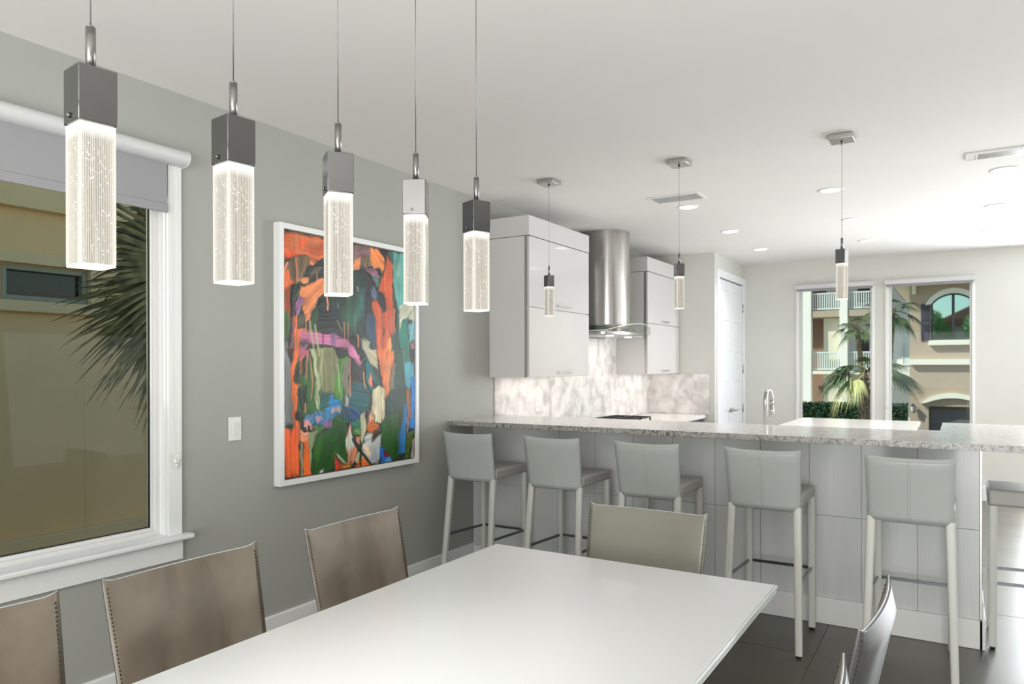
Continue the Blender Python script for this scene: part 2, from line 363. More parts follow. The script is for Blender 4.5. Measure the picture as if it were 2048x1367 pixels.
# ---- far windows
for k, (a0, a1) in enumerate(WIN):
    w = place('window_%d' % (k + 2), None, kind='structure', loc=(a0, YF, FZ0)); o_ = (a0, YF, FZ0)
    def frame_y(y0, y1, x0, x1, z0, z1, t, bev=.002):
        return B().box(x0, x0 + t, y0, y1, z0, z1, bev).box(x1 - t, x1, y0, y1, z0, z1, bev).box(x0 + t - .001, x1 - t + .001, y0, y1, z0, z0 + t, bev).box(x0 + t - .001, x1 - t + .001, y0, y1, z1 - t, z1, bev)
    part('casing', B().box(a0 - .042, a0, YF - .018, YF, FZ0 - .02, FZ1 + .055, .002).box(a1, a1 + .03, YF - .018, YF, FZ0 - .02, FZ1 + .055, .002).box(a0, a1, YF - .018, YF, FZ1, FZ1 + .055, .002), M['trim'], w, o_)
    part('sash', frame_y(YF + .03, YF + .08, a0, a1, FZ0, FZ1, .022), M['vinyl'], w, o_)
    part('pane', B().box(a0 + .02, a1 - .02, YF + .055, YF + .059, FZ0 + .02, FZ1 - .02), M['pane'], w, o_)
    part('stool', B().box(a0 - .07, a1 + .06, YF - .05, YF + .03, FZ0 - .024, FZ0, .006, 3), M['trim'], w, o_)
    part('apron', B().box(a0 - .045, a1 + .035, YF - .018, YF, FZ0 - .11, FZ0 - .024, .002), M['trim'], w, o_)
    lab = ['rolled-up shade cassette above the far window behind the island pendant', 'rolled-up shade cassette above the far window that shows the arched window outside'][k]
    s2 = thing('roller_shade', lab, 'shade', (a0, YF, 2.47)); o2 = (a0, YF, 2.47)
    b = B().prism([(YF - .019, 2.468), (YF - .06, 2.468), (YF - .074, 2.455), (YF - .078, 2.435), (YF - .074, 2.412), (YF - .06, 2.402), (YF - .019, 2.402)], 'x', a0 - .04, a1 + .028)
    part('cassette', b, M['cassette'], s2, o2, fix=True)
    part('hem_bar', B().box(a0 - .02, a1 + .01, YF - .05, YF - .04, 2.38, 2.4015, .003), M['shade'], s2, o2)
    part('chain', B().cyl((a0 - .03, YF - .03, 1.0), (a0 - .03, YF - .03, 2.40), .002, n=6).box(a0 - .04, a0 - .02, YF - .036, YF - .018, .99, 1.03, .004), M['white_plastic'], s2, o2)

# ---- pantry double door
d = place('door_1', None, kind='structure', loc=(PX, DY0, 0)); o_ = (PX, DY0, 0)
part('casing', B().box(PX, PX + .018, DY0 - .085, DY0, 0, DZ + .085, .002).box(PX, PX + .018, DY1, DY1 + .078, 0, DZ + .085, .002).box(PX, PX + .018, DY0, DY1, DZ, DZ + .085, .002), M['door'], d, o_)
mid = (DY0 + DY1) / 2
for k, (y0, y1) in enumerate(((DY0 + .003, mid - .0015), (mid + .0015, DY1 - .003))):
    leaf = part('door_leaf', B().box(PX - .045, PX - .012, y0, y1, .01, DZ - .012, .002), M['door'], d, o_)
    ins = .105
    for zt in (2.37, 2.01, 1.65, 1.295, .94, .585):
        # raised stiles around each panel leave the panel recessed
        pb = B().box(PX - .0125, PX - .003, y0 + ins + .012, y1 - ins - .012, zt - .205, zt - .012, .006, 3)
        part('door_panel', pb, M['door'], leaf, o_)
    st = B().box(PX - .0125, PX - .004, y0 + .001, y0 + ins, .01, DZ - .013, .002).box(PX - .0125, PX - .004, y1 - ins, y1 - .001, .01, DZ - .013, .002)
    zs = [DZ - .013, 2.37, 2.165, 2.01, 1.805, 1.65, 1.445, 1.295, 1.09, .94, .735, .585, .38, .01]
    for i in range(0, len(zs), 2): st.box(PX - .0125, PX - .004, y0 + ins - .001, y1 - ins + .001, zs[i + 1], zs[i], .002)
    part('rail', st, M['door'], leaf, o_)
    hy = mid - .05 if k == 0 else mid + .05
    part('door_handle', B().cyl((PX - .004, hy, .945), (PX + .006, hy, .945), .026, n=20).cyl((PX, hy, .945), (PX + .05, hy, .945), .009).box(PX + .038, PX + .054, min(hy, hy + (-.10 if k == 0 else .10)), max(hy, hy + (-.10 if k == 0 else .10)), .938, .952, .005), M['bright_chrome'], leaf, o_)
    ye = DY0 + .004 if k == 0 else DY1 - .004
    for z in (2.20, 1.44, .95): part('hinge', B().cyl((PX + .004, ye, z - .05), (PX + .004, ye, z + .05), .008, n=10).box(PX - .004, PX + .003, ye - .018, ye + .018, z - .045, z + .045), M['nickel'], leaf, o_)
# ------------------------------------------------------------------ kitchen wall
o = part('backsplash', B().box(.0005, .012, 4.935, 8.165, .932, 1.389).box(.0005, .012, 4.80, 4.934, 1.092, 1.389), M['marble'])
o['label'] = 'grey-veined marble backsplash slab on the wall behind the range hood'; o['category'] = 'backsplash'
o = part('backsplash', B().box(.0125, .70, 8.166, 8.179, .932, 1.385), M['marble'])
o['label'] = 'short marble backsplash panel turning the corner beside the pantry'; o['category'] = 'backsplash'

o = part('backsplash', B().box(.0005, .012, 5.775, 6.06, 1.3895, 2.45).box(.0005, .012, 6.88, 7.168, 1.3895, 2.45).box(.0005, .012, 6.06, 6.88, 1.3895, 1.75), M['marble'])
o['label'] = 'marble slab rising between the wall cabinets beside the hood chimney'; o['category'] = 'backsplash'
def upper_cabinet(y0, y1, label, hy):
    t = thing('wall_cabinet', label, 'cabinet', (0, (y0 + y1) / 2, 1.39)); o_ = (0, (y0 + y1) / 2, 1.39); X = .335
    part('body', B().box(.001, X, y0, y1, 1.39, 2.452, .001, 1), M['cabside'], t, o_)
    part('top_fascia', B().box(.001, X + .022, y0 - .003, y1 + .003, 2.456, 2.605, .0015, 1), M['gloss'], t, o_)
    for (za, zb, zh) in ((1.393, 1.917, 1.425), (1.923, 2.450, 1.955)):
        dr = part('door', B().box(X + .002, X + .021, y0 + .003, y1 - .002, za, zb, .0012, 1), M['gloss'], t, o_)
        part('handle', B().box(X + .040, X + .047, hy[0], hy[1], zh - .005, zh + .005, .002).box(X + .02, X + .043, hy[0] + .015, hy[0] + .023, zh - .004, zh + .004).box(X + .02, X + .043, hy[1] - .023, hy[1] - .015, zh - .004, zh + .004), M['nickel'], dr, o_)
    part('edge_strip', B().box(X - .018, X + .001, y0 - .0025, y0 + .002, 1.392, 2.450), M['nickel'], t, o_)
    add_light('under_cabinet_light', 'AREA', (.17, (y0 + y1) / 2, 1.383), (0, 0, -1), .8, (1, .90, .83), size=(.18, y1 - y0 - .2))
    part('under_cabinet_lamp', B().box(.06, .13, y0 + .1, y1 - .1, 1.384, 1.3899, .001, 1), M['white_plastic'], t, o_)
    return t
upper_cabinet(4.735, 5.77, 'tall glossy white wall cabinet left of the steel range hood', (5.17, 5.42))
upper_cabinet(7.17, 8.175, 'tall glossy white wall cabinet between the range hood and the pantry corner', (7.55, 7.78))

# range hood
YC = 6.47
t = thing('range_hood', 'brushed steel chimney range hood with a curved glass canopy', 'range hood', (0, YC, 1.77)); o_ = (0, YC, 1.77)
def chim(w, xf, xs):
    p = [(.001, YC - w), (xs, YC - w)]
    for i in range(1, 20):
        a = -math.pi / 2 + math.pi * i / 20; p.append((xs + (xf - xs) * math.cos(a), YC + w * math.sin(a)))
    return p + [(xs, YC + w), (.001, YC + w)]
def smooth_prism(poly, z0, z1):
    b = B(); rows = [[(p[0], p[1], z) for p in poly] for z in (z0, z1)]
    b.grid(rows, True, True); b.face([(p[0], p[1], z1) for p in poly]); b.face([(p[0], p[1], z0) for p in poly][::-1]); return b
part('chimney', smooth_prism(chim(.216, .424, .25), 2.46, H - .001), M['steel'], t, o_, fix=True)
part('chimney', smooth_prism(chim(.222, .43, .255), 1.86, 2.465), M['steel'], t, o_, fix=True)
b = B(); rows = []
for k in range(7):
    s = k / 6; w = .222 + .16 * s ** 2; xf = .43 + .05 * s ** 2
    rows.append([(p[0], p[1], 1.865 - .075 * s) for p in chim(w, xf, .255 + .05 * s)])
b.grid(rows, True, True); b.face(rows[-1]); b.face(rows[0][::-1]); part('skirt', b, M['steel'], t, o_, fix=True)
part('body', B().prism(chim(.40, .50, .30), 'z', 1.765, 1.792, .003), M['steel'], t, o_)
part('underside', B().box(.06, .44, YC - .33, YC + .33, 1.758, 1.7655, .002), M['cassette'], t, o_)  # white finish puts the lamplit brightness of the steel into the colour
for dy in (-.22, .22): part('lamp', B().cyl((.34, YC + dy, 1.752), (.34, YC + dy, 1.758), .035, n=20), M['hoodlamp'], t, o_)
rows = [[], []]; b = B(); top = []; bot = []
for i in range(25):
    u = -1 + i / 12; y = YC + .53 * u; z = 1.868 - .075 * u * u; xf = .57 - .13 * u * u
    xs = [.03 + (xf - .03) * j / 8 for j in range(9)]
    top.append([(x, y, z) for x in xs]); bot.append([(x, y, z - .006) for x in xs])
b.grid(top); b.grid(bot)
for j in (0, 8): b.grid([[r[j] for r in top], [r[j] for r in bot]], False)
for r_, q_ in ((top[0], bot[0]), (top[-1], bot[-1])): b.grid([r_, q_], False)
bmesh.ops.remove_doubles(b.bm, verts=b.bm.verts, dist=1e-5)
gc = part('glass_canopy', b, M['pane'], t, o_, fix=True)
edge = [r[8] for r in top]
part('glass_rim', B().tube([top[0][0]] + edge + [top[-1][0]], .0035, 6), M['glassedge'], gc, o_)
add_light('hood_light', 'AREA', (.33, YC, 1.75), (0, 0, -1), 2.2, (1, .93, .82), size=(.1, .5))

# outlets and switch
def plate_x(name, label, cat, y0, y1, z0, z1, x, kind):
    t = thing(name, label, cat, (x, (y0 + y1) / 2, z0)); o_ = (x, (y0 + y1) / 2, z0); yc, zc = (y0 + y1) / 2, (z0 + z1) / 2
    part('plate', B().box(x, x + .006, y0, y1, z0, z1, .002), M['white_plastic'], t, o_)
    if kind == 'switch':
        part('paddle_frame', B().box(x + .0055, x + .0075, yc - .0175, yc + .0175, zc - .035, zc + .035, .0006, 1), M['white_plastic'], t, o_)
        m4 = Matrix.Translation((x + .008, yc, zc)) @ Matrix.Rotation(math.radians(4), 4, 'Y')
        part('paddle', B().box(-.002, .003, -.0155, .0155, -.032, .032, .001, m=m4), M['white_plastic'], t, o_)
    else:
        for dz in (-.02, .02):
            r = part('receptacle', B().box(x + .0055, x + .0085, yc - .016, yc + .016, zc + dz - .014, zc + dz + .014, .003), M['white_plastic'], t, o_)
            part('slot', B().box(x + .0083, x + .0088, yc - .008, yc - .006, zc + dz - .005, zc + dz + .006).box(x + .0083, x + .0088, yc + .005, yc + .007, zc + dz - .005, zc + dz + .006), M['black'], r, o_)
    for dz in (-.05, .05): part('screw', B().cyl((x + .005, yc, zc + dz), (x + .0068, yc, zc + dz), .003, n=8), M['white_plastic'], t, o_)
plate_x('light_switch', 'white rocker light switch on the wall between window and painting', 'switch', 2.367, 2.441, 1.104, 1.222, 0, 'switch')
plate_x('wall_outlet', 'white outlet on the marble under the wall cabinet left of the hood', 'outlet', 5.425, 5.50, 1.09, 1.21, .012, 'outlet')
plate_x('wall_outlet', 'white outlet on the marble just right of the hood, nearer the cooktop', 'outlet', 7.52, 7.60, 1.09, 1.21, .012, 'outlet')
plate_x('light_switch', 'white switch on the marble beside the pantry corner backsplash', 'switch', 7.95, 8.03, 1.09, 1.21, .012, 'switch')

# base cabinets and counter along the wall
t = thing('base_cabinet', 'run of dark base cabinets under the range-side counter', 'cabinet', (0, 5.54, 0)); o_ = (0, 5.54, 0)
part('body', B().box(.001, .60, 5.54, 8.178, .10, .888), M['cabside'], t, o_); part('toe_kick', B().box(.02, .54, 5.54, 8.178, 0, .10), M['darkcab'], t, o_)
ys = [5.54, 6.02, 6.92, 7.55, 8.178]
for y0, y1 in zip(ys, ys[1:]):
    dr = part('door', B().box(.602, .622, y0 + .003, y1 - .003, .11, .882, .0015), M['darkcab'], t, o_)
    part('handle', B().box(.64, .648, (y0 + y1) / 2 - .12, (y0 + y1) / 2 + .12, .82, .83, .002).box(.62, .642, (y0 + y1) / 2 - .11, (y0 + y1) / 2 - .10, .821, .829).box(.62, .642, (y0 + y1) / 2 + .10, (y0 + y1) / 2 + .11, .821, .829), M['nickel'], dr, o_)
o = part('countertop', B().box(.001, .66, 5.54, 8.165, .89, .93, .002), M['counter'])
o['label'] = 'white quartz countertop along the range wall'; o['category'] = 'countertop'
t = thing('cooktop', 'gas cooktop with black cast iron grates set in the range-wall counter', 'cooktop', (.33, YC, .931)); o_ = (.33, YC, .931)
part('tray', B().box(.07, .60, YC - .45, YC + .45, .931, .941, .003), M['steel'], t, o_)
for gy in (-.295, 0, .295):
    g = B(); c = YC + gy
    for xx in (.10, .30, .48): g.box(xx, xx + .012, c - .14, c + .14, .965, .980, .002)
    for yy in (-.14, -.005, .128): g.box(.10, .492, c + yy, c + yy + .012, .965, .980, .002)
    for xx in (.10, .48):
        for yy in (-.14, .128): g.box(xx, xx + .012, c + yy, c + yy + .012, .941, .966)
    part('grate', g, M['iron'], t, o_)
    for xx in (.21, .40): part('burner', B().cyl((xx, c, .941), (xx, c, .957), .038, .034, n=20).cyl((xx, c, .957), (xx, c, .962), .026, n=20), M['iron'], t, o_)
for k in range(5): part('knob', B().cyl((.545, YC - .2 + .1 * k, .941), (.545, YC - .2 + .1 * k, .967), .018, .015, n=16), M['nickel'], t, o_)

# ------------------------------------------------------------------ breakfast bar
PYF = 4.51
t = thing('breakfast_bar', 'breakfast bar base faced with pale ribbed panels, white plinth below', 'bar counter', (0, PYF, 0)); o_ = (0, PYF, 0)
part('carcass', B().box(.001, 3.185, PYF + .012, 4.92, .001, 1.057).box(3.0, 3.185, 4.92, 5.62, .001, 1.057), M['cabside'], t, o_)
xs = [.001, .187, .457, .728, .998, 1.27, 1.54, 1.81, 2.083, 2.357, 2.63, 2.905, 3.187]
for x0, x1 in zip(xs, xs[1:]):
    for z0, z1 in ((.150, .616), (.6185, 1.0575)):
        part('panel', B().box(x0 + .001, x1 - .001, PYF, PYF + .011, z0, z1, .0008, 1), M['panelmat'], t, o_)
for y0, y1 in ((PYF + .012, 4.90), (4.903, 5.26), (5.263, 5.62)):
    for z0, z1 in ((.150, .616), (.6185, 1.0575)):
        part('panel', B().box(3.186, 3.197, y0, y1, z0, z1, .0008, 1), M['panelmat'], t, o_)
part('corner_trim', B().box(3.187, 3.199, PYF - .001, PYF + .011, .150, 1.057, .002), M['nickel'], t, o_)
part('plinth', B().box(.015, 3.20, PYF - .014, PYF, .001, .150, .0015, 1).box(3.187, 3.213, PYF - .014, 5.62, .001, .150, .0015, 1), M['trim'], t, o_)
poly = [(.0005, 4.20), (3.72, 4.20), (3.75, 4.23), (3.75, 5.70), (3.0, 5.70), (3.0, 4.93), (.0005, 4.93)]
o = part('countertop', B().prism(poly, 'z', 1.058, 1.091, .002), M['quartz'])
part('front_edge', B().box(.0005, 3.7205, 4.1975, 4.2003, 1.0585, 1.0895, .0005, 1), M['quartz_edge_dim'], o)  # thin strips here and below, added to carry the dimmed edge colour
part('side_edge', B().box(3.7497, 3.7525, 4.23, 5.70, 1.0585, 1.0895, .0005, 1), M['quartz_edge_dim'], o)
o['label'] = 'speckled grey quartz bar top above the row of white stools'; o['category'] = 'countertop'
# sink side
t = thing('sink_cabinet', 'white sink base cabinet on the kitchen side of the bar', 'cabinet', (0, 4.93, 0)); o_ = (0, 4.93, 0)
part('body', B().box(.001, 2.995, 4.931, 5.50, .10, .888), M['cabside'], t, o_)
for k in range(5): part('door', B().box(.66 + .465 * k, .66 + .465 * k + .46, 5.501, 5.52, .11, .882, .0015), M['gloss'], t, o_)
o = part('countertop', B().box(.001, 2.995, 4.931, 5.535, .89, .93, .002), M['counter'])
o['label'] = 'lower white countertop round the sink just behind the bar top'; o['category'] = 'countertop'
t = thing('kitchen_faucet', 'polished chrome gooseneck faucet rising behind the bar top', 'faucet', (1.975, 5.13, .93)); fx, fy = 1.975, 5.13; o_ = (fx, fy, .93)
part('base', B().cyl((fx, fy, .931), (fx, fy, .94), .027, n=20).cyl((fx, fy, .94), (fx, fy, 1.03), .019, .017, n=20), M['bright_chrome'], t, o_)
pts = [(fx, fy, 1.03), (fx, fy, 1.24)]
for i in range(1, 13):
    a = math.pi - math.pi * i / 12; pts.append((fx + .004 * i / 12 + .008 * (1 - math.cos(math.pi - a)) / 2 , fy + .07 + .07 * math.cos(a), 1.24 + .07 * math.sin(a)))
ex = pts[-1][0]
part('neck', B().tube(pts, .0135, 14), M['bright_chrome'], t, o_)
part('spray_head', B().cyl((ex, fy + .14, 1.24), (ex, fy + .14, 1.205), .0135, .0145).cyl((ex, fy + .14, 1.2045), (ex, fy + .14, 1.12), .0148, .017), M['bright_chrome'], t, o_)
part('lever', B().cyl((fx + .015, fy, .99), (fx + .04, fy, .99), .012, n=14).cyl((fx + .04, fy, .99), (fx + .08, fy, 1.06), .006, .005, n=10), M['bright_chrome'], t, o_)
# island
t = thing('kitchen_island', 'white island with a rounded pale top in front of the far windows', 'island', (2.2, 7.4, 0)); o_ = (2.2, 7.4, 0)
part('body', B().box(1.72, 2.70, 6.55, 8.2, .10, .888), M['gloss'], t, o_); part('toe_kick', B().box(1.77, 2.65, 6.6, 8.15, 0, .10), M['darkcab'], t, o_)
def rrect(x0, x1, y0, y1, r, n=6):
    p = []
    for cx, cy, a0 in ((x1 - r, y0 + r, -90), (x1 - r, y1 - r, 0), (x0 + r, y1 - r, 90), (x0 + r, y0 + r, 180)):
        for i in range(n + 1): a = math.radians(a0 + 90 * i / n); p.append((cx + r * math.cos(a), cy + r * math.sin(a)))
    return p
part('top', B().prism(rrect(1.66, 2.77, 6.5, 8.28, .045), 'z', .89, .925, .003), M['counter'], t, o_)
for k in range(3): part('door', B().box(2.701, 2.72, 6.56 + .545 * k, 6.56 + .545 * k + .54, .11, .882, .0015), M['gloss'], t, o_)

# ------------------------------------------------------------------ bar stools
def tapered(b, p0, p1, w0, w1, d0=None, d1=None, r=.008):
    """rounded square bar from p0 to p1"""
    d0 = d0 or w0; d1 = d1 or w1; rows = []
    p0, p1 = Vector(p0), Vector(p1)
    for p, w, d in ((p0, w0, d0), (p1, w1, d1)):
        q = rrect(-w / 2, w / 2, -d / 2, d / 2, r, 3); rows.append([(p.x + a, p.y + c, p.z) for a, c in q])
    b.grid(rows, True, True); b.face(rows[0][::-1]); b.face(rows[1]); return b
def make_stool(label, th=.062):
    t = thing('bar_stool', label, 'stool', group='white bar stools at the breakfast bar'); TZ = .742 + th
    b = B(); b.box(-.188, .188, -.20, .21, .742, TZ, .014, 3); part('seat', b, M['seatleather'], t)
    # backrest: gently bowed pad whose sides flow down into the rear legs
    rows = []; nu, nv = 14, 12
    for j in range(nv + 1):
        v = j / nv; z = .725 + .315 * v; yb = -.205 - .062 * v ** 1.2; hw = .181 + .009 * v
        sag = 0
        row = []
        for side in (1, -1):
            for i in range(nu + 1):
                u = (-1 + 2 * i / nu) * side; th_ = (.011 + .006 * (1 - u ** 4)) * (1 if v < .96 else .55)
                dz = (.010 * abs(u) ** 3 - .006) * v ** 2
                bow = -.014 * (1 - u * u)
                row.append((u * hw, yb + bow + th_ * side, z + dz))
        rows.append(row)
    b = B(); b.grid(rows, True, True); n_ = nu + 1
    for r in (rows[0], rows[-1]): b.grid([r[:n_], r[n_:][::-1]], False)
    bmesh.ops.remove_doubles(b.bm, verts=b.bm.verts, dist=1e-5)
    part('backrest', b, M['whiteleather'], t, fix=True)
    # centre seam pair and edge seams on the outer face
    sb = B()
    def outer(u, v, off=.0006):
        th_ = .011 + .006 * (1 - u ** 4); z = .725 + .315 * v + (.010 * abs(u) ** 3 - .006) * v * v
        return Vector((u * (.181 + .009 * v), -.205 - .062 * v ** 1.2 - .014 * (1 - u * u) - th_ - off, z))
    for u in (-.028, .028): sb.tube([outer(u, .02 + .95 * k / 10, .0) for k in range(11)], .0011, 5)
    sb.tube([outer(-.95 + 1.9 * k / 16, .955, .0) for k in range(17)], .0009, 5)
    part('seam', sb, M['palethread'], t)
    for sx in (-1, 1):
        b = B(); tapered(b, (sx * .166, -.202, .742), (sx * .186, -.285, .012), .040, .034, .038, .032, .009)
        l = part('leg', b, M['legleather'], t, fix=True)
        part('foot', B().cyl((sx * .186, -.285, 0), (sx * .186, -.285, .012), .013, n=12), M['black'], l)
        b = B(); tapered(b, (sx * .169, .188, .744), (sx * .172, .190, .012), .038, .036, r=.009)
        l = part('leg', b, M['legleather'], t, fix=True)
        part('foot', B().cyl((sx * .172, .190, 0), (sx * .172, .190, .012), .013, n=12), M['black'], l)
        p0 = Vector((sx * .172, .178, .340)); p1 = Vector((sx * .178, -.232, .352))
        q = (p1 - p0); m4 = q.to_track_quat('Y', 'Z').to_matrix().to_4x4(); m4.translation = (p0 + p1) / 2
        part('footrest', B().box(-.005, .005, -q.length / 2, q.length / 2, -.008, .008, .001, 1, m=m4), M['darkmetal'], t)
    part('footrest', B().box(-.155, .155, .184, .194, .334, .350, .001, 1), M['darkmetal'], t)
    return t
s0 = make_stool('white leather bar stool closest to the grey left wall')
s0.location = (.352, 4.19, 0)
for x, lab in ((.975, 'white leather bar stool next to the one at the wall'), (1.585, 'white leather bar stool behind the grey dining chair at the table head'),
               (2.22, 'white leather bar stool with its foot visible beside the table corner'), (2.895, 'white leather bar stool by the open end of the bar base')):
    c = copy_tree(s0); c.location = (x, 4.19, 0); c['label'] = lab
s6 = make_stool('white stool seen side-on at the bar end, cut off by the picture edge', .086)
s6.location = (3.435, 4.735, 0); s6.rotation_euler = (0, 0, math.pi / 2)

# ------------------------------------------------------------------ dining table and chairs
def frame_z(x0, x1, y0, y1, z0, z1, t_):
    return B().box(x0, x0 + t_, y0, y1, z0, z1, .001).box(x1 - t_, x1, y0, y1, z0, z1, .001).box(x0 + t_ - .001, x1 - t_ + .001, y0, y0 + t_, z0, z1, .001).box(x0 + t_ - .001, x1 - t_ + .001, y1 - t_, y1, z0, z1, .001)
TX0, TX1, TY0, TY1 = 1.487, 2.588, .28, 2.513
t = thing('dining_table', 'long white glass-topped dining table under the row of pendants', 'table', ((TX0 + TX1) / 2, (TY0 + TY1) / 2, 0)); o_ = ((TX0 + TX1) / 2, (TY0 + TY1) / 2, 0)
part('top', B().box(TX0 + .0075, TX1 - .0075, TY0 + .0075, TY1 - .0075, .738, .750, .001, 2), M['tableglass'], t, o_)
part('rim', frame_z(TX0, TX1, TY0, TY1, .7385, .7495, .0068), M['glassedge'], t, o_)
fb = B()
for (x0, x1, y0, y1) in ((TX0, TX0 + .008, TY0, TY1), (TX1 - .008, TX1, TY0, TY1), (TX0, TX1, TY0, TY0 + .008), (TX0, TX1, TY1 - .008, TY1)): fb.box(x0, x1, y0, y1, .7315, .7375)
part('edge_band', fb, M['glassedge'], t, o_)
part('underframe', B().box(TX0 + .05, TX1 - .05, TY0 + .05, TY0 + .09, .68, .731).box(TX0 + .05, TX1 - .05, TY1 - .09, TY1 - .05, .68, .731).box(TX0 + .05, TX0 + .09, TY0 + .09, TY1 - .09, .68, .731).box(TX1 - .09, TX1 - .05, TY0 + .09, TY1 - .09, .68, .731), M['trim'], t, o_)
for y in (TY0 + .45, TY1 - .55): part('pedestal', B().box(1.90, 2.17, y - .04, y + .04, .02, .731, .004).box(1.75, 2.32, y - .16, y + .16, .0005, .02, .003), M['trim'], t, o_)

def make_chair(label, inner, outer):
    t = thing('dining_chair', label, 'chair', group='leather dining chairs round the table')
    part('seat', B().box(-.225, .225, -.19, .225, .405, .455, .014, 3), outer, t)
    nu, nv = 24, 16
    def pos(u, v, side, puff=True):
        z = .40 + .482 * v; yb = -.195 - .095 * max(0, v) ** 1.15
        au = abs(u); hw = .238 + .018 * v
        th = .0035 + (.028 * (1 - au ** 6) if side < 0 else .009 * (1 - au ** 6)) * min(1, (1 - v) * 9 + .12)
        bow = -.016 * (1 - u * u)
        horn = .011 * max(0, (au - .86) / .14) ** 1.6 * v ** 8
        return Vector((u * hw, yb + bow + th * side, z + horn))
    rows = []
    for j in range(nv + 1):
        v = [0, .08, .18, .3, .42, .54, .64, .72, .79, .85, .9, .94, .965, .98, .99, .997, 1][j]
        rows.append([pos(-1 + 2 * i / nu, v, 1) for i in range(nu + 1)] + [pos(1 - 2 * i / nu, v, -1) for i in range(nu + 1)])
    b = B(); vs = b.grid(rows, True, True)
    for f in b.bm.faces:
        c = f.calc_center_median()
        f.material_index = 0
    n_ = nu + 1
    nf = len(rows[0])
    for idx, f in enumerate(list(b.bm.faces)): f.material_index = 0 if (idx % nf) < nu else 1
    for r in (rows[0], rows[-1]): b.grid([r[:n_], r[n_:][::-1]], False)
    for f in list(b.bm.faces)[nf * nv:]: f.material_index = 1
    bmesh.ops.remove_doubles(b.bm, verts=b.bm.verts, dist=1e-5)
    back = part('backrest', b, [inner, outer], t, fix=True)
    # stitching along both sides, on the inner and the outer face
    sb = B()
    for side in (1, -1):
        for u in (-.962, .962):
            for k in range(40):
                v0 = .10 + .0218 * k; a = pos(u, v0, side); c = pos(u, v0 + .0125, side); d = (c - a)
                m4 = d.to_track_quat('Z', 'X').to_matrix().to_4x4(); m4.translation = (a + c) / 2 + Vector((0, side * .0006, 0))
                sb.box(-.0010, .0010, -.0010, .0010, -d.length / 2, d.length / 2, m=m4)
    part('stitching', sb, M['thread'], back, kind='stuff')
    # pale piping along the top edge
    part('piping', B().tube([pos(-.99 + 1.98 * k / 30, 1, 0) + Vector((0, .0005, .0008)) for k in range(31)], .0022, 6), M['whiteleather'], back)
    for sx in (-1, 1):
        b = B(); tapered(b, (sx * .212, -.175, .41), (sx * .215, -.215, .008), .036, .032, r=.008); part('leg', b, outer, t, fix=True)
        b = B(); tapered(b, (sx * .206, .200, .41), (sx * .206, .202, .008), .036, .032, r=.008); part('leg', b, outer, t, fix=True)
    return t
ca = make_chair('brown-grey leather dining chair under the middle of the window', M['taupe'], M['leather'])
ca.location = (1.398, 1.372, 0); ca.rotation_euler = (0, 0, -math.pi / 2)
for y, lab in ((.748, 'dining chair at the lower left picture corner, darkest brown leather'), (2.094, 'brown-grey leather dining chair below the painting')):
    c = copy_tree(ca); c.location = (1.398, y, 0); c['label'] = lab
c = make_chair('grey-green leather dining chair at the far head of the table', M['sage'], M['leather'])
c.location = (2.005, 2.555, 0); c.rotation_euler = (0, 0, math.pi)
c = make_chair('silver leather dining chair seen from behind, at the table corner near the bar', M['taupe'], M['leather'])
c.location = (2.632, 2.026, 0); c.rotation_euler = (0, 0, math.pi / 2 - .04)
d = copy_tree(c); d.location = (2.610, 1.350, 0); d.rotation_euler = (0, 0, math.pi / 2); d['label'] = 'silver leather dining chair of which only a back corner shows at the bottom edge'

# ------------------------------------------------------------------ pendants
def crystal_part(parent, mat):
    hw = .0238; pts = []
    n = 17
    for k in range(4):
        a = math.pi / 2 * k; c, s_ = round(math.cos(a)), round(math.sin(a))
        for i in range(n * 4):
            f = -1 + 2 * i / (n * 4); d = hw - .00035 * (1 - math.cos(2 * math.pi * i / 4)) / 2
            x, y = d, f * hw
            pts.append((x * c - y * s_, x * s_ + y * c))
    b = B(); b.grid([[(p[0], p[1], z) for p in pts] for z in (-.195, .0)], False, True)
    b.face([(p[0], p[1], 0) for p in pts]); cr = part('crystal', b, mat, parent, fix=True)
    b = B(); b.prism([(-hw, -hw), (hw, -hw), (hw, hw), (-hw, hw)], 'z', -.1985, -.1951, .0012); part('crystal_end', b, M['crystal_end'], cr)
    return cr
def make_pendant(label, group, mat, cable_top, canopy=False):
    t = thing('crystal_pendant', label, 'pendant lamp', group=group); hw = .0258
    # hollow chrome cap with a slightly open lower rim
    b = B().box(-hw, hw, -hw, hw, .0015, .079, .0012, 2)
    cap = part('cap', b, M['chrome'], t)
    for (x, y, ax) in ((-.005, -hw, 1), (.005, hw, 1)):
        s_ = 1 if y > 0 else -1
        part('screw', B().cyl((x, y, .012), (x, y + s_ * .0035, .012), .0036, n=14).cyl((x, y + s_ * .0035, .012), (x, y + s_ * .0045, .012), .0025, .0018, n=14), M['chrome'], cap)
    part('stem', B().cyl((0, 0, .079), (0, 0, .141), .0066, n=18).cyl((0, 0, .141), (0, 0, .1435), .0066, .0045, n=18), M['stemmetal'], t)
    part('cable', B().cyl((0, 0, .143), (0, 0, cable_top), .0009, n=8), M['darkmetal'], t)
    crystal_part(t, mat)
    if canopy:
        c = part('canopy', B().box(-.062, .062, -.062, .062, cable_top - .028, cable_top, .002), M['nickel'], t)
        part('cord_grip', B().cyl((0, 0, cable_top - .048), (0, 0, cable_top - .028), .004, .007, n=12), M['darkmetal'], c)
    return t
labs = ['largest crystal pendant, hanging nearest in front of the window', 'second crystal pendant, against bare wall between window and painting',
        'middle crystal pendant over the centre of the painting', 'fourth crystal pendant, over the right edge of the painting', 'farthest of the five table pendants, beside the wall cabinet']
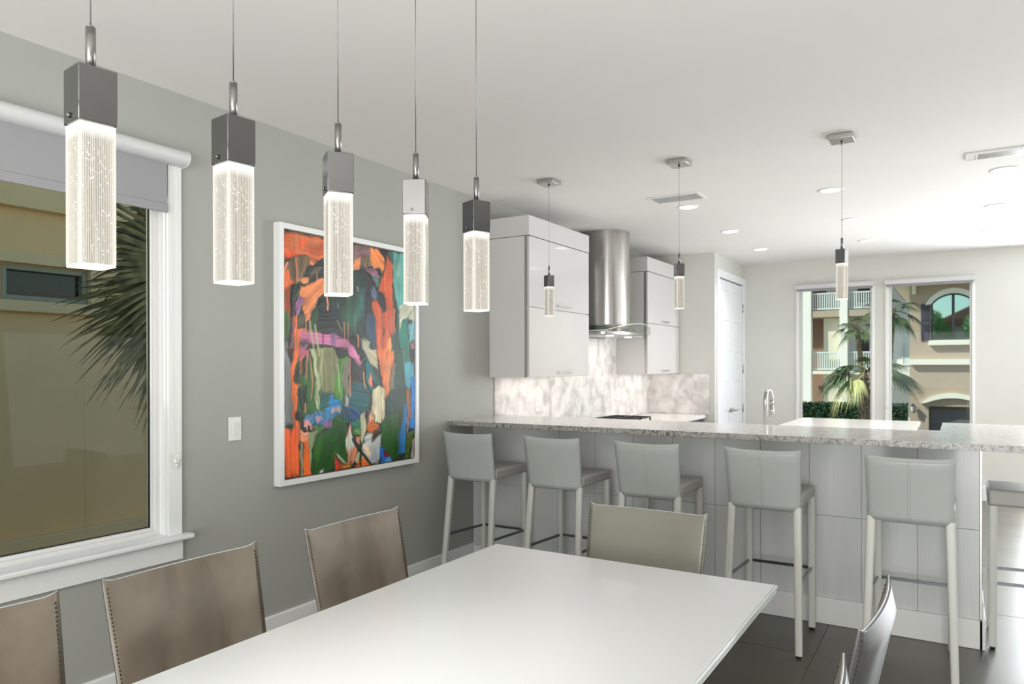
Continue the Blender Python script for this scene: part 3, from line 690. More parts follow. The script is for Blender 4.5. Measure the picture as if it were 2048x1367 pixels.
for k, (y, rz) in enumerate(((.575, -7.3), (.814, -7), (1.059, -33.7), (1.302, 28.6), (1.545, -22.7))):
    if k == 0: P0 = make_pendant(labs[0], 'crystal pendants in a row over the dining table', M['crystal'], H - 1.810); p = P0
    else: p = copy_tree(P0); p['label'] = labs[k]
    p.location = (2.05, y, 1.810); p.rotation_euler = (0, 0, math.radians(rz))
    add_light('pendant_light', 'SPOT', (2.05, y, 1.60), (0, 0, -1), 4.5, (1, .98, .95), size=.06, spot=math.radians(85), blend=.9)
ilabs = ['small crystal pendant in front of the left wall cabinet', 'small crystal pendant at the right edge of the far wall cabinet', 'small crystal pendant in front of the far windows']
for k, (x, z, rz) in enumerate(((.697, 2.017, -28), (1.615, 2.027, -50), (2.543, 2.038, -14))):
    p = make_pendant(ilabs[k], 'small crystal pendants over the bar', M['crystal_small'], H - z, True)
    p.location = (x, 4.42, z); p.rotation_euler = (0, 0, math.radians(rz))
    for ch in p.children:
        if ch.name.startswith('canopy'): ch.rotation_euler = (0, 0, -math.radians(rz))
    add_light('pendant_light', 'SPOT', (x, 4.42, z - .21), (0, 0, -1), 1.5, (1, .95, .87), size=.06, spot=math.radians(120), blend=.9)

# ------------------------------------------------------------------ ceiling fittings
rows_ = ['nearest the bar', 'in the middle row', 'closest to the far wall']; cols_ = ['left', 'centre', 'right']
for i, x in enumerate((1.25, 2.305, 3.35)):
    for j, y in enumerate((5.73, 6.98, 8.22)):
        t = thing('downlight', 'recessed round ceiling light %s, %s column of the three' % (rows_[j], cols_[i]), 'ceiling light', (x, y, H), group='recessed lights in the kitchen ceiling'); o_ = (x, y, H)
        b = B(); ring = []
        for r, z in ((.088, H - .001), (.086, H - .005), (.070, H - .006), (.068, H - .002)): ring.append([(x + r * math.cos(a * math.pi / 20), y + r * math.sin(a * math.pi / 20), z) for a in range(40)])
        b.grid(ring, True, True); part('trim_ring', b, M['trim'], t, o_, fix=True)
        part('lens', B().cyl((x, y, H - .0045), (x, y, H - .001), .069, n=40), M['lens'], t, o_)
        add_light('downlight_lamp', 'SPOT', (x, y, H - .02), (0, 0, -1), 30, (1, .98, .96), size=.06, spot=math.radians(130), blend=.8)
t = thing('ceiling_vent', 'white slatted air vent in the ceiling above the second bar pendant', 'vent', (1.27, 5.39, H)); o_ = (1.27, 5.39, H)
part('frame', B().box(1.07, 1.47, 5.27, 5.295, H - .006, H - .0005, .002).box(1.07, 1.47, 5.485, 5.51, H - .006, H - .0005, .002).box(1.07, 1.095, 5.295, 5.485, H - .006, H - .0005, .002).box(1.445, 1.47, 5.295, 5.485, H - .006, H - .0005, .002), M['trim'], t, o_)
for k in range(9): part('slat', B().box(1.097, 1.443, 0, .016, -.001, .001, m=Matrix.Translation((0, 5.30 + .0205 * k, H - .006)) @ Matrix.Rotation(math.radians(25), 4, 'X')), M['trim'], t, o_)
part('backing', B().box(1.09, 1.45, 5.29, 5.49, H - .0015, H - .0004), M['cassette'], t, o_)
part('damper_lever', B().box(1.40, 1.412, 5.33, 5.39, H - .014, H - .008, .001), M['nickel'], t, o_)
t = thing('ceiling_vent', 'long linear air vent in the ceiling at the right picture edge', 'vent', (3.13, 5.25, H)); o_ = (3.13, 5.25, H)
part('frame', B().box(3.13, 4.75, 5.175, 5.19, H - .012, H - .0005, .001).box(3.13, 4.75, 5.32, 5.335, H - .012, H - .0005, .001).box(3.185, 3.195, 5.19, 5.32, H - .012, H - .0005).box(3.13, 3.14, 5.19, 5.32, H - .012, H - .0005), M['trim'], t, o_)
part('end_plate', B().box(3.14, 3.185, 5.19, 5.32, H - .008, H - .0005, .001), M['white_plastic'], t, o_)
for k in range(8): part('slat', B().box(3.196, 4.745, 5.195 + .0155 * k, 5.203 + .0155 * k, H - .014, H - .002), M['nickel'], t, o_)
# ------------------------------------------------------------------ outdoors
M['stucco'] = Mat('tan_stucco', srgb(236, 204, 150), .9).mottled(1.2, .05).bump(60, .2, .004)
M['stucco_trim'] = Mat('pale_stucco_trim', srgb(232, 208, 160), .9).mottled(2, .04)
M['sagefr'] = Mat('sage_window_frame', srgb(158, 160, 138), .5).mottled(4, .03)
M['darkglass'] = Mat('dark_window_glass', (.012, .014, .012, 1), .08).mottled(9, .2)
M['beige'] = Mat('beige_stucco', srgb(186, 170, 150), .9).mottled(1.2, .03)
M['creamtrim'] = Mat('cream_trim', srgb(244, 246, 232), .8).mottled(1.5, .02)
M['white_st'] = Mat('white_stucco', srgb(248, 252, 246), .9).mottled(.6, .03)
M['cream_st'] = Mat('cream_stucco', srgb(226, 224, 204), .9).mottled(.6, .03)
M['terra'] = Mat('terracotta_wall', srgb(158, 132, 116), .9).mottled(.8, .05)
M['beam'] = Mat('tan_beam', srgb(186, 176, 156), .9).mottled(.8, .05)
M['balrail'] = Mat('balcony_rail', srgb(226, 240, 238), .6).mottled(1, .02)
M['bronze'] = Mat('dark_bronze', srgb(58, 60, 66), .5).mottled(6, .06)
M['shutter'] = Mat('dark_shutter', srgb(74, 74, 88), .6).mottled(6, .05)
M['garage'] = Mat('garage_door', srgb(112, 112, 110), .6).mottled(2, .04)
M['skyglass'] = Mat('reflecting_glass', (.50, .78, .90, 1), .02, 1).mottled(2, .03)  # blue of the mirrored sky put into the glass tint
M['asphalt'] = Mat('pavers', srgb(150, 146, 136), .95).mottled(1.5, .08)
M['tileroof'] = Mat('clay_roof', srgb(150, 88, 66), .9).mottled(4, .12)
m = M['frond'] = Mat('palm_green', srgb(84, 108, 72), .5); oi = m.n('ShaderNodeObjectInfo')
m.base(m.ramp(m.noise(3, 3, m.coord()), [(.3, srgb(60, 84, 56)), (.7, srgb(112, 132, 88))]))
m = M['frond_dark'] = Mat('palm_green_olive', srgb(70, 78, 50), .45)
m.base(m.ramp(m.noise(9, 3, m.coord()), [(.3, srgb(72, 76, 48)), (.7, srgb(144, 142, 98))]))
m = M['frond_pale'] = Mat('palm_yellowing', srgb(214, 218, 150), .55).mottled(5, .12)
m = M['bark'] = Mat('palm_bark', srgb(150, 136, 116), .95); m.base(m.ramp(m.noise(14, 4, m.coord()), [(.3, srgb(110, 98, 82)), (.7, srgb(178, 164, 144))]))
m = M['hedge'] = Mat('hedge_leaf', srgb(40, 76, 44), .5); m.base(m.ramp(m.noise(6, 4, m.coord()), [(.3, srgb(24, 56, 36)), (.7, srgb(66, 104, 58))]))

def K(k, x, y, z): return (3.1 + (x - 3.1) * k, y * k, 1.47 + (z - 1.47) * k)   # the same sight line, k times as far
struct('ground', B().box(-40, 40, -30, 90, -2.5, -2.2), M['asphalt'])

# neighbouring house seen through window 1
k = 1.35; X = 3.1 - 7.1 * k
def NY(y): return y * k
def NZ(z): return 1.47 + (z - 1.47) * k
t = thing('neighbour_house', 'tan stucco neighbouring house with pale ledges outside the large left window', 'house', (X, NY(3), -2.2)); o_ = (X, NY(3), -2.2)
wy0, wy1, wz0, wz1 = NY(3.11), NY(3.838), NZ(2.07), NZ(2.375)
b = B().box(X - .3, X, -8, wy0, -2.2, 7).box(X - .3, X, wy1, 11, -2.2, 7).box(X - .3, X, wy0, wy1, -2.2, wz0).box(X - .3, X, wy0, wy1, wz1, 7)
part('wall', b, M['stucco'], t, o_)
part('ledge', B().box(X, X + .10, -8, NY(3.93), NZ(2.39), NZ(2.50), .01), M['stucco_trim'], t, o_)
part('ledge', B().box(X, X + .10, -8, NY(3.93), NZ(1.965), NZ(2.065), .01), M['stucco_trim'], t, o_)
part('ledge', B().box(X, X + .10, NY(3.845), NY(3.93), NZ(2.066), NZ(2.389), .01), M['stucco_trim'], t, o_)
part('ledge', B().box(X, X + .12, -8, 11, NZ(2.88), NZ(3.09), .01), M['stucco_trim'], t, o_)
part('base_band', B().box(X, X + .10, -8, 11, -2.2, NZ(-.04), .01), M['stucco_trim'], t, o_)
for y in (NY(1.6), NY(3.825), NY(6)): part('control_joint', B().box(X, X + .006, y, y + .02, NZ(-.04), NZ(1.96)), M['stucco_trim'], t, o_)
wn = part('window_frame', frame_x(X - .1, X + .02, wy0, wy1, wz0, wz1, .055, .006), M['sagefr'], t, o_)
part('pane', B().box(X - .08, X - .07, wy0 + .05, wy1 - .05, wz0 + .05, wz1 - .05), M['darkglass'], wn, (0, 0, 0))
wn.children[0].location = -Vector(o_)
part('eave', B().box(X - .5, X + .9, -8, 11, 7, 7.25, .01), M['stucco_trim'], t, o_)

def fan_frond(b, hub, d, normal, L, spread, n, droop, w=.035, rnd=None, segs=6, fold=.35, split=.35):
    """palm fan: narrow folded leaflets joined near the hub"""
    rnd = rnd or random; hub = Vector(hub); d = Vector(d).normalized(); nrm = Vector(normal); nrm = (nrm - d * nrm.dot(d)).normalized(); s = d.cross(nrm)
    for i in range(n):
        a = math.radians(-spread + 2 * spread * (i + .5) / n + rnd.uniform(-1.5, 1.5)); dd = (d * math.cos(a) + s * math.sin(a)).normalized(); ss = dd.cross(nrm).normalized()
        Li = L * (.72 + .28 * math.cos(a)) * rnd.uniform(.88, 1.05); dr = droop * rnd.uniform(.8, 1.25); rows = []
        for j in range(segs + 1):
            f = j / segs; ww = w * Li * (min(1, .18 + f / split * .82) if f < split else (1 - f) / (1 - split) * .97 + .03)
            c = hub + dd * (Li * f) + Vector((0, 0, -dr * Li * f ** 2.3)) + nrm * (.02 * Li * f)
            rows.append([c - ss * ww + nrm * (fold * ww), c - nrm * (fold * ww * .2), c + ss * ww + nrm * (fold * ww)])
        b.grid(rows, False)
R_ = random.Random(5)
# fan palm hanging into window 1 from the right
k = 1.16
def KP(x, y, z): q = K(k, x, y, z); return q
hub = Vector(KP(-1.2, 3.0, 1.98)); t = thing('fan_palm', 'olive green fan palm leaves spreading across the large left window', 'palm', (hub.x - .1, hub.y + .75, -2.2)); o_ = (hub.x - .1, hub.y + .75, -2.2)
part('trunk', B().tube([(o_[0], o_[1], -2.2), (o_[0] + .03, o_[1], 0), (o_[0], o_[1], 1.75)], [.17, .15, .13], 14), M['bark'], t, o_)
for (hy, hz, dy, dz, L, sp, n_, dr, xx) in ((-.02, -.02, -1, -.42, .88, 62, 30, .22, 0), (.08, .10, -1, .02, .92, 52, 26, .30, .16), (.12, .02, -.55, -1, .84, 60, 28, .12, -.12),
                                      (.10, .22, -1, .55, .80, 55, 24, .28, .08), (.30, .0, -.2, -1, .8, 55, 22, .1, .1), (.2, .35, -.6, 1, .8, 55, 20, .25, -.1),
                                      (.0, .30, -1, .28, .75, 60, 26, .2, -.2), (.02, .42, -1, .9, .7, 60, 24, .3, .0), (.05, .05, -1, -.9, .8, 50, 24, .15, -.25), (-.12, .10, -1, .08, .80, 40, 20, .12, .25), (-.05, -.12, -1, -.62, .85, 40, 22, .15, .2)):
    h = hub + Vector((xx, hy, hz)); b = B()
    fan_frond(b, h, (.10, dy, dz), (1, .1, .25), L * 1.13, sp, n_, dr, .029, R_, 7, .5)
    b.tube(smoothcurve([(o_[0], o_[1], 1.7), (o_[0] + (h.x - o_[0]) * .5, (o_[1] + h.y) / 2, (1.75 + h.z) / 2 + .12), h], 5), .010, 6)
    part('frond', b, M['frond_dark'], t, o_)

def palm_tree(label, base, crown, r, fronds, seed, group='palms outside the far windows', pale=()):
    rr = random.Random(seed); t = thing('palm_tree', label, 'palm', base, group=group); o_ = base
    pts = [Vector(base).lerp(Vector(crown), i / 10) for i in range(11)]
    part('trunk', B().tube(pts, [r * (1.05 - .12 * i / 10) for i in range(11)], 14), M['bark'], t, o_)
    # crossing leaf-base stubs on the trunk
    b = B(); n = int((crown[2] - base[2]) / .11)
    for i in range(n):
        p = Vector(base).lerp(Vector(crown), (i + .5) / n)
        for j in range(7):
            a = 2 * math.pi * (j + (i % 2) * .5) / 7; rad = Vector((math.cos(a), math.sin(a), 0)); tan = Vector((-rad.y, rad.x, 0)) * (1 if i % 2 else -1)
            q0 = p + rad * r * .93; q1 = q0 + rad * r * .38 + Vector((0, 0, .16)) + tan * .05
            b.cyl(q0, q1, r * .24, r * .12, n=5, smooth=False)
    part('leaf_bases', b, M['bark'], t, o_)
    for q, (az, el, L, kind) in enumerate(fronds):
        a, e = math.radians(az), math.radians(el); d = Vector((math.cos(a) * math.cos(e), math.sin(a) * math.cos(e), math.sin(e)))
        st = L * .5; c = Vector(crown); h = c + d * st + Vector((0, 0, -.04)); b = B()
        nrm = Vector((0, 0, 1)) if abs(e) < 1.2 else Vector((0, -1, 0))
        dd = Vector((d.x, d.y, d.z - .35)).normalized()
        fan_frond(b, h, dd, nrm + d * .2, L * .62, 82, 30, .55 if kind != 2 else .95, .040, rr, 6)
        b.tube([c, c + d * st * .5 + Vector((0, 0, .03)), h], .012, 6)
        part('frond', b, M['frond_pale'] if kind == 2 else M['frond'], t, o_)
    return t
def KK(kk, x, y, z): return K(kk, x, y, z)
c1 = KK(1.4, 1.68, 15, 1.44)
palm_tree('near palm with criss-cross trunk and one yellowing frond outside the far windows', (c1[0] - .22, c1[1], -2.2), (c1[0] - .02, c1[1], c1[2] - .10), .14,
          [(180, 25, .9, 0), (160, 5, 1.2, 0), (200, -8, 1.15, 0), (320, 12, 1.1, 0), (10, -8, 1.1, 0), (250, 62, .7, 0), (350, 65, .75, 0), (186, -4, 1.25, 0), (176, 12, 1.1, 0), (205, -20, 1.0, 2), (235, -24, .8, 2), (150, 30, .8, 0), (110, 55, .75, 0), (60, 50, .8, 0), (20, 28, 1.0, 0), (350, 0, 1.2, 0), (5, 4, 1.2, 0), (290, 45, .7, 0)], 1)
c2 = KK(2.4, 1.47, 15, 2.17)
palm_tree('slim palm with a round dark crown behind the near palm', (c2[0] + .5, c2[1], -2.2), c2, .075,
          [(a, e, 1.0, 0) for a, e in ((180, 8), (200, -30), (225, 30), (250, -5), (280, 50), (310, -15), (340, 25), (0, -20), (120, 30))], 2)
c3 = KK(1.56, 2.02, 15, 2.46)
palm_tree('tall palm whose crown shows between the two far windows', (c3[0] - .3, c3[1], -2.2), c3, .11,
          [(a, e, .84, 0) for a, e in ((180, 8), (195, 38), (215, -28), (245, 12), (275, 45), (305, -20), (335, 22), (0, -4), (15, 38), (350, -34), (120, 30))], 3)

# hedge
rr = random.Random(9); q0 = KK(1.39, -.4, 18, .6); q1 = KK(1.39, 2.11, 18, .6)
b = B(); b.box(q0[0], q1[0], q0[1] + .1, q0[1] + 1.0, -2.2, q0[2] - .1)
bm_ = b.bm
for i in range(9000):
    x = rr.uniform(q0[0], q1[0]); s_ = rr.random()
    if s_ < .75: p = Vector((x, q0[1] + .08 + rr.uniform(-.1, .08), rr.uniform(-1.2, q0[2] + .02)))
    else: p = Vector((x, rr.uniform(q0[1], q0[1] + 1), q0[2] - .08 + rr.uniform(-.05, .12)))
    e1 = Vector((rr.gauss(0, 1), rr.gauss(0, 1), rr.gauss(0, 1))).normalized() * .05; e2 = e1.orthogonal().normalized() * .028
    bm_.faces.new([bm_.verts.new(p - e1), bm_.verts.new(p + e2), bm_.verts.new(p + e1), bm_.verts.new(p - e2)])
o = part('hedge', b, M['hedge'], kind='stuff'); o['label'] = 'clipped dark green hedge along the foot of the far windows'; o['category'] = 'hedge'

# beige house with arched window (y = 28)
k = 1.4; Y = 20 * k
def bx(x): return 3.1 + (x - 3.1) * k
def bz(z): return 1.47 + (z - 1.47) * k
def arc(xl, xr, zs, za, n=14):     # points of an arch from left spring to right spring
    w = (xr - xl) / 2; h = za - zs; r = (w * w + h * h) / (2 * h); cx = (xl + xr) / 2; cz = za - r; a0 = math.asin(w / r)
    return [(cx + r * math.sin(-a0 + 2 * a0 * i / n), cz + r * math.cos(-a0 + 2 * a0 * i / n)) for i in range(n + 1)]
t = thing('beige_house', 'beige stucco house with an arched upper window over its garage', 'house', (bx(3), Y, -2.2)); o_ = (bx(3), Y, -2.2)
wl, wr = bx(2.52), bx(3.42); wb, wsz, wa = bz(2.09), bz(2.93), bz(3.17)
gl, gr_, gt = bx(2.47), bx(3.9), bz(.52)
b = B(); x0, x1 = bx(2.07), bx(5.2); top = bz(3.6)
b.box(x0, gl, Y, Y + 8, -2.2, bz(1.0)).box(gr_, x1, Y, Y + 8, -2.2, bz(1.0)).box(gl, gr_, Y, Y + 8, gt, bz(1.0)).box(x0, x1, Y, Y + 8, bz(1.0) - .001, wb)
b.box(x0, wl, Y, Y + 8, wb, top).box(wr, x1, Y, Y + 8, wb, top)
A = arc(wl, wr, wsz, wa); b.prism(A + [(wr, top), (wl, top)], 'y', Y, Y + 8)
b.box(gl, gr_, Y + 1, Y + 1.2, -2.2, gt).box(wl, wr, Y + 1, Y + 1.2, wb, top)
part('wall', b, M['beige'], t, o_)
def arch_band(xl, xr, zs, za, w, y0, y1):
    o1 = arc(xl - w, xr + w, zs - w * .15, za + w); i1 = arc(xl, xr, zs, za); return B().prism(o1 + i1[::-1], 'y', y0, y1)
part('arch_trim', arch_band(wl, wr, wsz, wa, .17, Y - .12, Y), M['creamtrim'], t, o_)
part('arch_trim', arch_band(bx(2.42), bx(3.5), bz(.60), bz(.72), .16, Y - .14, Y), M['creamtrim'], t, o_)
part('sill', B().box(bx(2.47), bx(3.5), Y - .16, Y, bz(1.96), bz(2.07), .01), M['creamtrim'], t, o_)
part('ledge', B().prism([(bx(2.0), bz(1.63)), (bx(5.3), bz(1.63)), (bx(5.3), bz(1.5)), (bx(2.08), bz(1.5))], 'y', Y - .16, Y), M['creamtrim'], t, o_)
wf = part('window_frame', arch_band(wl + .04, wr - .04, wsz, wa - .04, .04, Y + .05, Y + .15), M['bronze'], t, o_)
mx_ = (wl + wr) / 2
f2 = B().box(wl, wl + .05, Y + .05, Y + .15, wb, wsz).box(wr - .05, wr, Y + .05, Y + .15, wb, wsz).box(wl, wr, Y + .05, Y + .15, wb, wb + .05).box(mx_ - .04, mx_ + .04, Y + .04, Y + .15, wb, wa)
part('mullion', f2, M['bronze'], t, o_)
A2 = arc(wl + .01, wr - .01, wsz, wa - .01)
part('pane', B().prism(A2 + [(wr - .01, wb), (wl + .01, wb)], 'y', Y + .09, Y + .10), M['skyglass'], t, o_)
sx0, sx1 = bx(2.31), bx(2.50)
s3 = part('shutter', B().box(sx0, sx1, Y - .05, Y, wb - .02, bz(2.94), .006), M['shutter'], t, o_)
zz = wb + .06
while zz < bz(2.94) - .08:
    if abs(zz - (wb + bz(2.94)) / 2) > .06: part('slat', B().box(sx0 + .03, sx1 - .03, Y - .065, Y - .048, zz, zz + .035, .004), M['shutter'], s3, (0, 0, 0), loc=(-o_[0], -o_[1], -o_[2]))
    zz += .06
gd = part('garage_door', B().box(gl, gr_, Y + .3, Y + .38, -2.2, gt - .01), M['garage'], t, o_)
for i in range(4): part('panel', B().box(gl + .04, gr_ - .04, Y + .28, Y + .302, -2.15 + .56 * i, -1.65 + .56 * i, .008), M['garage'], gd, (0, 0, 0), loc=(-o_[0], -o_[1], -o_[2]))
part('bracket', B().prism([(Y - .5, bz(3.42)), (Y, bz(3.42)), (Y, bz(3.18)), (Y - .16, bz(3.18)), (Y - .24, bz(3.27))], 'x', bx(2.13), bx(2.21), .01), M['creamtrim'], t, o_)
part('eave', B().box(x0 - .5, x1 + .5, Y - .6, Y + 8.4, bz(3.42), bz(3.50), .01), M['creamtrim'], t, o_)
rb = B().prism([(Y - .7, bz(3.50)), (Y + 8.5, bz(3.50)), (Y + 3.9, bz(3.5) + 1.8)], 'x', x0 - .6, x1 + .6); part('roof', rb, M['tileroof'], t, o_)
lx = bx(2.145); lz = bz(.46)
t = thing('wall_lantern', 'black wall lantern on the beige house beside the garage arch', 'lantern', (lx, Y, lz)); o_ = (lx, Y, lz)
part('bracket', B().box(lx - .02, lx + .02, Y - .03, Y - .001, lz - .12, lz + .12, .005).tube([(lx, Y - .03, lz + .10), (lx, Y - .09, lz + .17), (lx, Y - .16, lz + .16)], .010, 6), M['bronze'], t, o_)
part('cage', B().cyl((lx, Y - .16, lz - .13), (lx, Y - .16, lz - .10), .05, .06, n=6, smooth=False).cyl((lx, Y - .16, lz + .08), (lx, Y - .16, lz + .16), .10, .02, n=6, smooth=False).cyl((lx - .06, Y - .16, lz - .11), (lx - .08, Y - .16, lz + .08), .006, n=5).cyl((lx + .06, Y - .16, lz - .11), (lx + .08, Y - .16, lz + .08), .006, n=5).cyl((lx, Y - .22, lz - .11), (lx, Y - .24, lz + .08), .006, n=5), M['bronze'], t, o_)
part('glass', B().cyl((lx, Y - .16, lz - .10), (lx, Y - .16, lz + .08), .055, .075, n=6, smooth=False), M['white_plastic'], t, o_)

# white house with balconies (y = 40)
k = 1.25; Y = 40.
t = thing('balcony_house', 'white house with columns and stacked balconies behind the palms', 'house', (bx(-1), Y, -2.2)); o_ = (bx(-1), Y, -2.2)
top = bz(5.6)
part('rear_wall', B().box(bx(-6), bx(-1.62), Y + 1.5, Y + 1.8, -2.2, top), M['terra'], t, o_)
part('wall', B().box(bx(-1.62), bx(-.95), Y, Y + 1.8, -2.2, bz(3.42)), M['cream_st'], t, o_)
part('wall', B().box(bx(-.95), bx(2.6), Y + .9, Y + 1.8, -2.2, top), M['white_st'], t, o_)
part('wall', B().box(bx(-1.62), bx(-.95), Y + .9, Y + 1.8, bz(3.42), top), M['white_st'], t, o_)
for xa, xb in ((-2.40, -2.03), (-.97, -.68)): part('column', B().box(bx(xa), bx(xb), Y - .5, Y - .05, -2.2, top, .01), M['white_st'], t, o_)
part('column', B().box(bx(-2.75), bx(-2.5), Y - .2, Y + .1, -2.2, top, .01), M['terra'], t, o_)
for za, zb in ((3.44, 3.70), (1.15, 1.28)):
    part('floor_beam', B().box(bx(-2.6), bx(.9), Y - .45, Y + 1.0, bz(za), bz(zb), .01), M['beam'] if za > 2 else M['creamtrim'], t, o_)
for zr0, zr1 in ((3.72, 4.42), (1.30, 2.05)):
    for xa, xb in ((-2.03, -.97), (-.68, .75)):
        r = part('railing', B().box(bx(xa), bx(xb), Y - .33, Y - .25, bz(zr1) - .07, bz(zr1), .006).box(bx(xa), bx(xb), Y - .32, Y - .26, bz(zr0) + .04, bz(zr0) + .10), M['balrail'], t, o_)
        bal = B(); x = bx(xa) + .05
        while x < bx(xb): bal.box(x, x + .05, Y - .31, Y - .27, bz(zr0) + .09, bz(zr1) - .06); x += .105
        part('balusters', bal, M['balrail'], t, o_, kind='stuff')
for (xa, xb, za, zb) in ((-.45, .05, 1.45, 2.62), (1.15, 1.7, 1.5, 2.7), (-.5, 0.1, 4.0, 5.0)):
    f = part('window_frame', frame_y(Y + .84, Y + .9, bx(xa), bx(xb), bz(za), bz(zb), .07), M['creamtrim'], t, o_)
    part('pane', B().box(bx(xa) + .06, bx(xb) - .06, Y + .86, Y + .88, bz(za) + .06, bz(zb) - .06), M['bronze'] if xa < 1 else M['balrail'], f, (0, 0, 0), loc=(-o_[0], -o_[1], -o_[2]))
part('roof', B().prism([(Y - 1.2, top), (Y + 6, top), (Y + 3, top + 1.6)], 'x', bx(-6.5), bx(2.9)), M['tileroof'], t, o_)

# street side behind the camera: what the arched window mirrors
rr = random.Random(21)
M['treeleaf'] = Mat('oak_leaf', srgb(140, 168, 96), .6).mottled(3, .2)
for n_, (tx, ty, tr, th) in enumerate(((.2, -20, 2.4, 4.0), (5.6, -23, 2.4, 4.4))):
    t = thing('broadleaf_tree', ['round green street tree mirrored in the arched window', 'second green street tree mirrored in the arched window'][n_], 'tree', (tx, ty, -2.2)); o_ = (tx, ty, -2.2)
    part('trunk', B().tube([(tx, ty, -2.2), (tx + .1, ty, 1), (tx, ty, 3)], [.22, .17, .1], 10), M['bark'], t, o_)
    b = B()
    for i in range(5200):
        d_ = Vector((rr.gauss(0, 1), rr.gauss(0, 1), rr.gauss(0, 1))).normalized(); r_ = tr * (.72 + .3 * rr.random()) * (1 + .14 * math.sin(5 * d_.x + 3) * math.cos(4 * d_.z))
        p = Vector((tx, ty, th)) + d_ * r_; e1 = Vector((rr.gauss(0, 1), rr.gauss(0, 1), rr.gauss(0, 1))).normalized() * .16; e2 = e1.orthogonal().normalized() * .09
        b.bm.faces.new([b.bm.verts.new(p - e1), b.bm.verts.new(p + e2), b.bm.verts.new(p + e1), b.bm.verts.new(p - e2)])
    part('foliage', b, M['treeleaf'], t, o_, kind='stuff')
t = thing('street_house', 'house with a red clay roof mirrored in the arched window', 'house', (5.5, -30, -2.2)); o_ = (5.5, -30, -2.2)
part('wall', B().box(1, 12, -34, -28, -2.2, 5.4), M['beige'], t, o_)
part('roof', B().prism([(.2, 5.4), (12.8, 5.4), (6.5, 8.6)], 'y', -34.6, -27.4), M['tileroof'], t, o_)
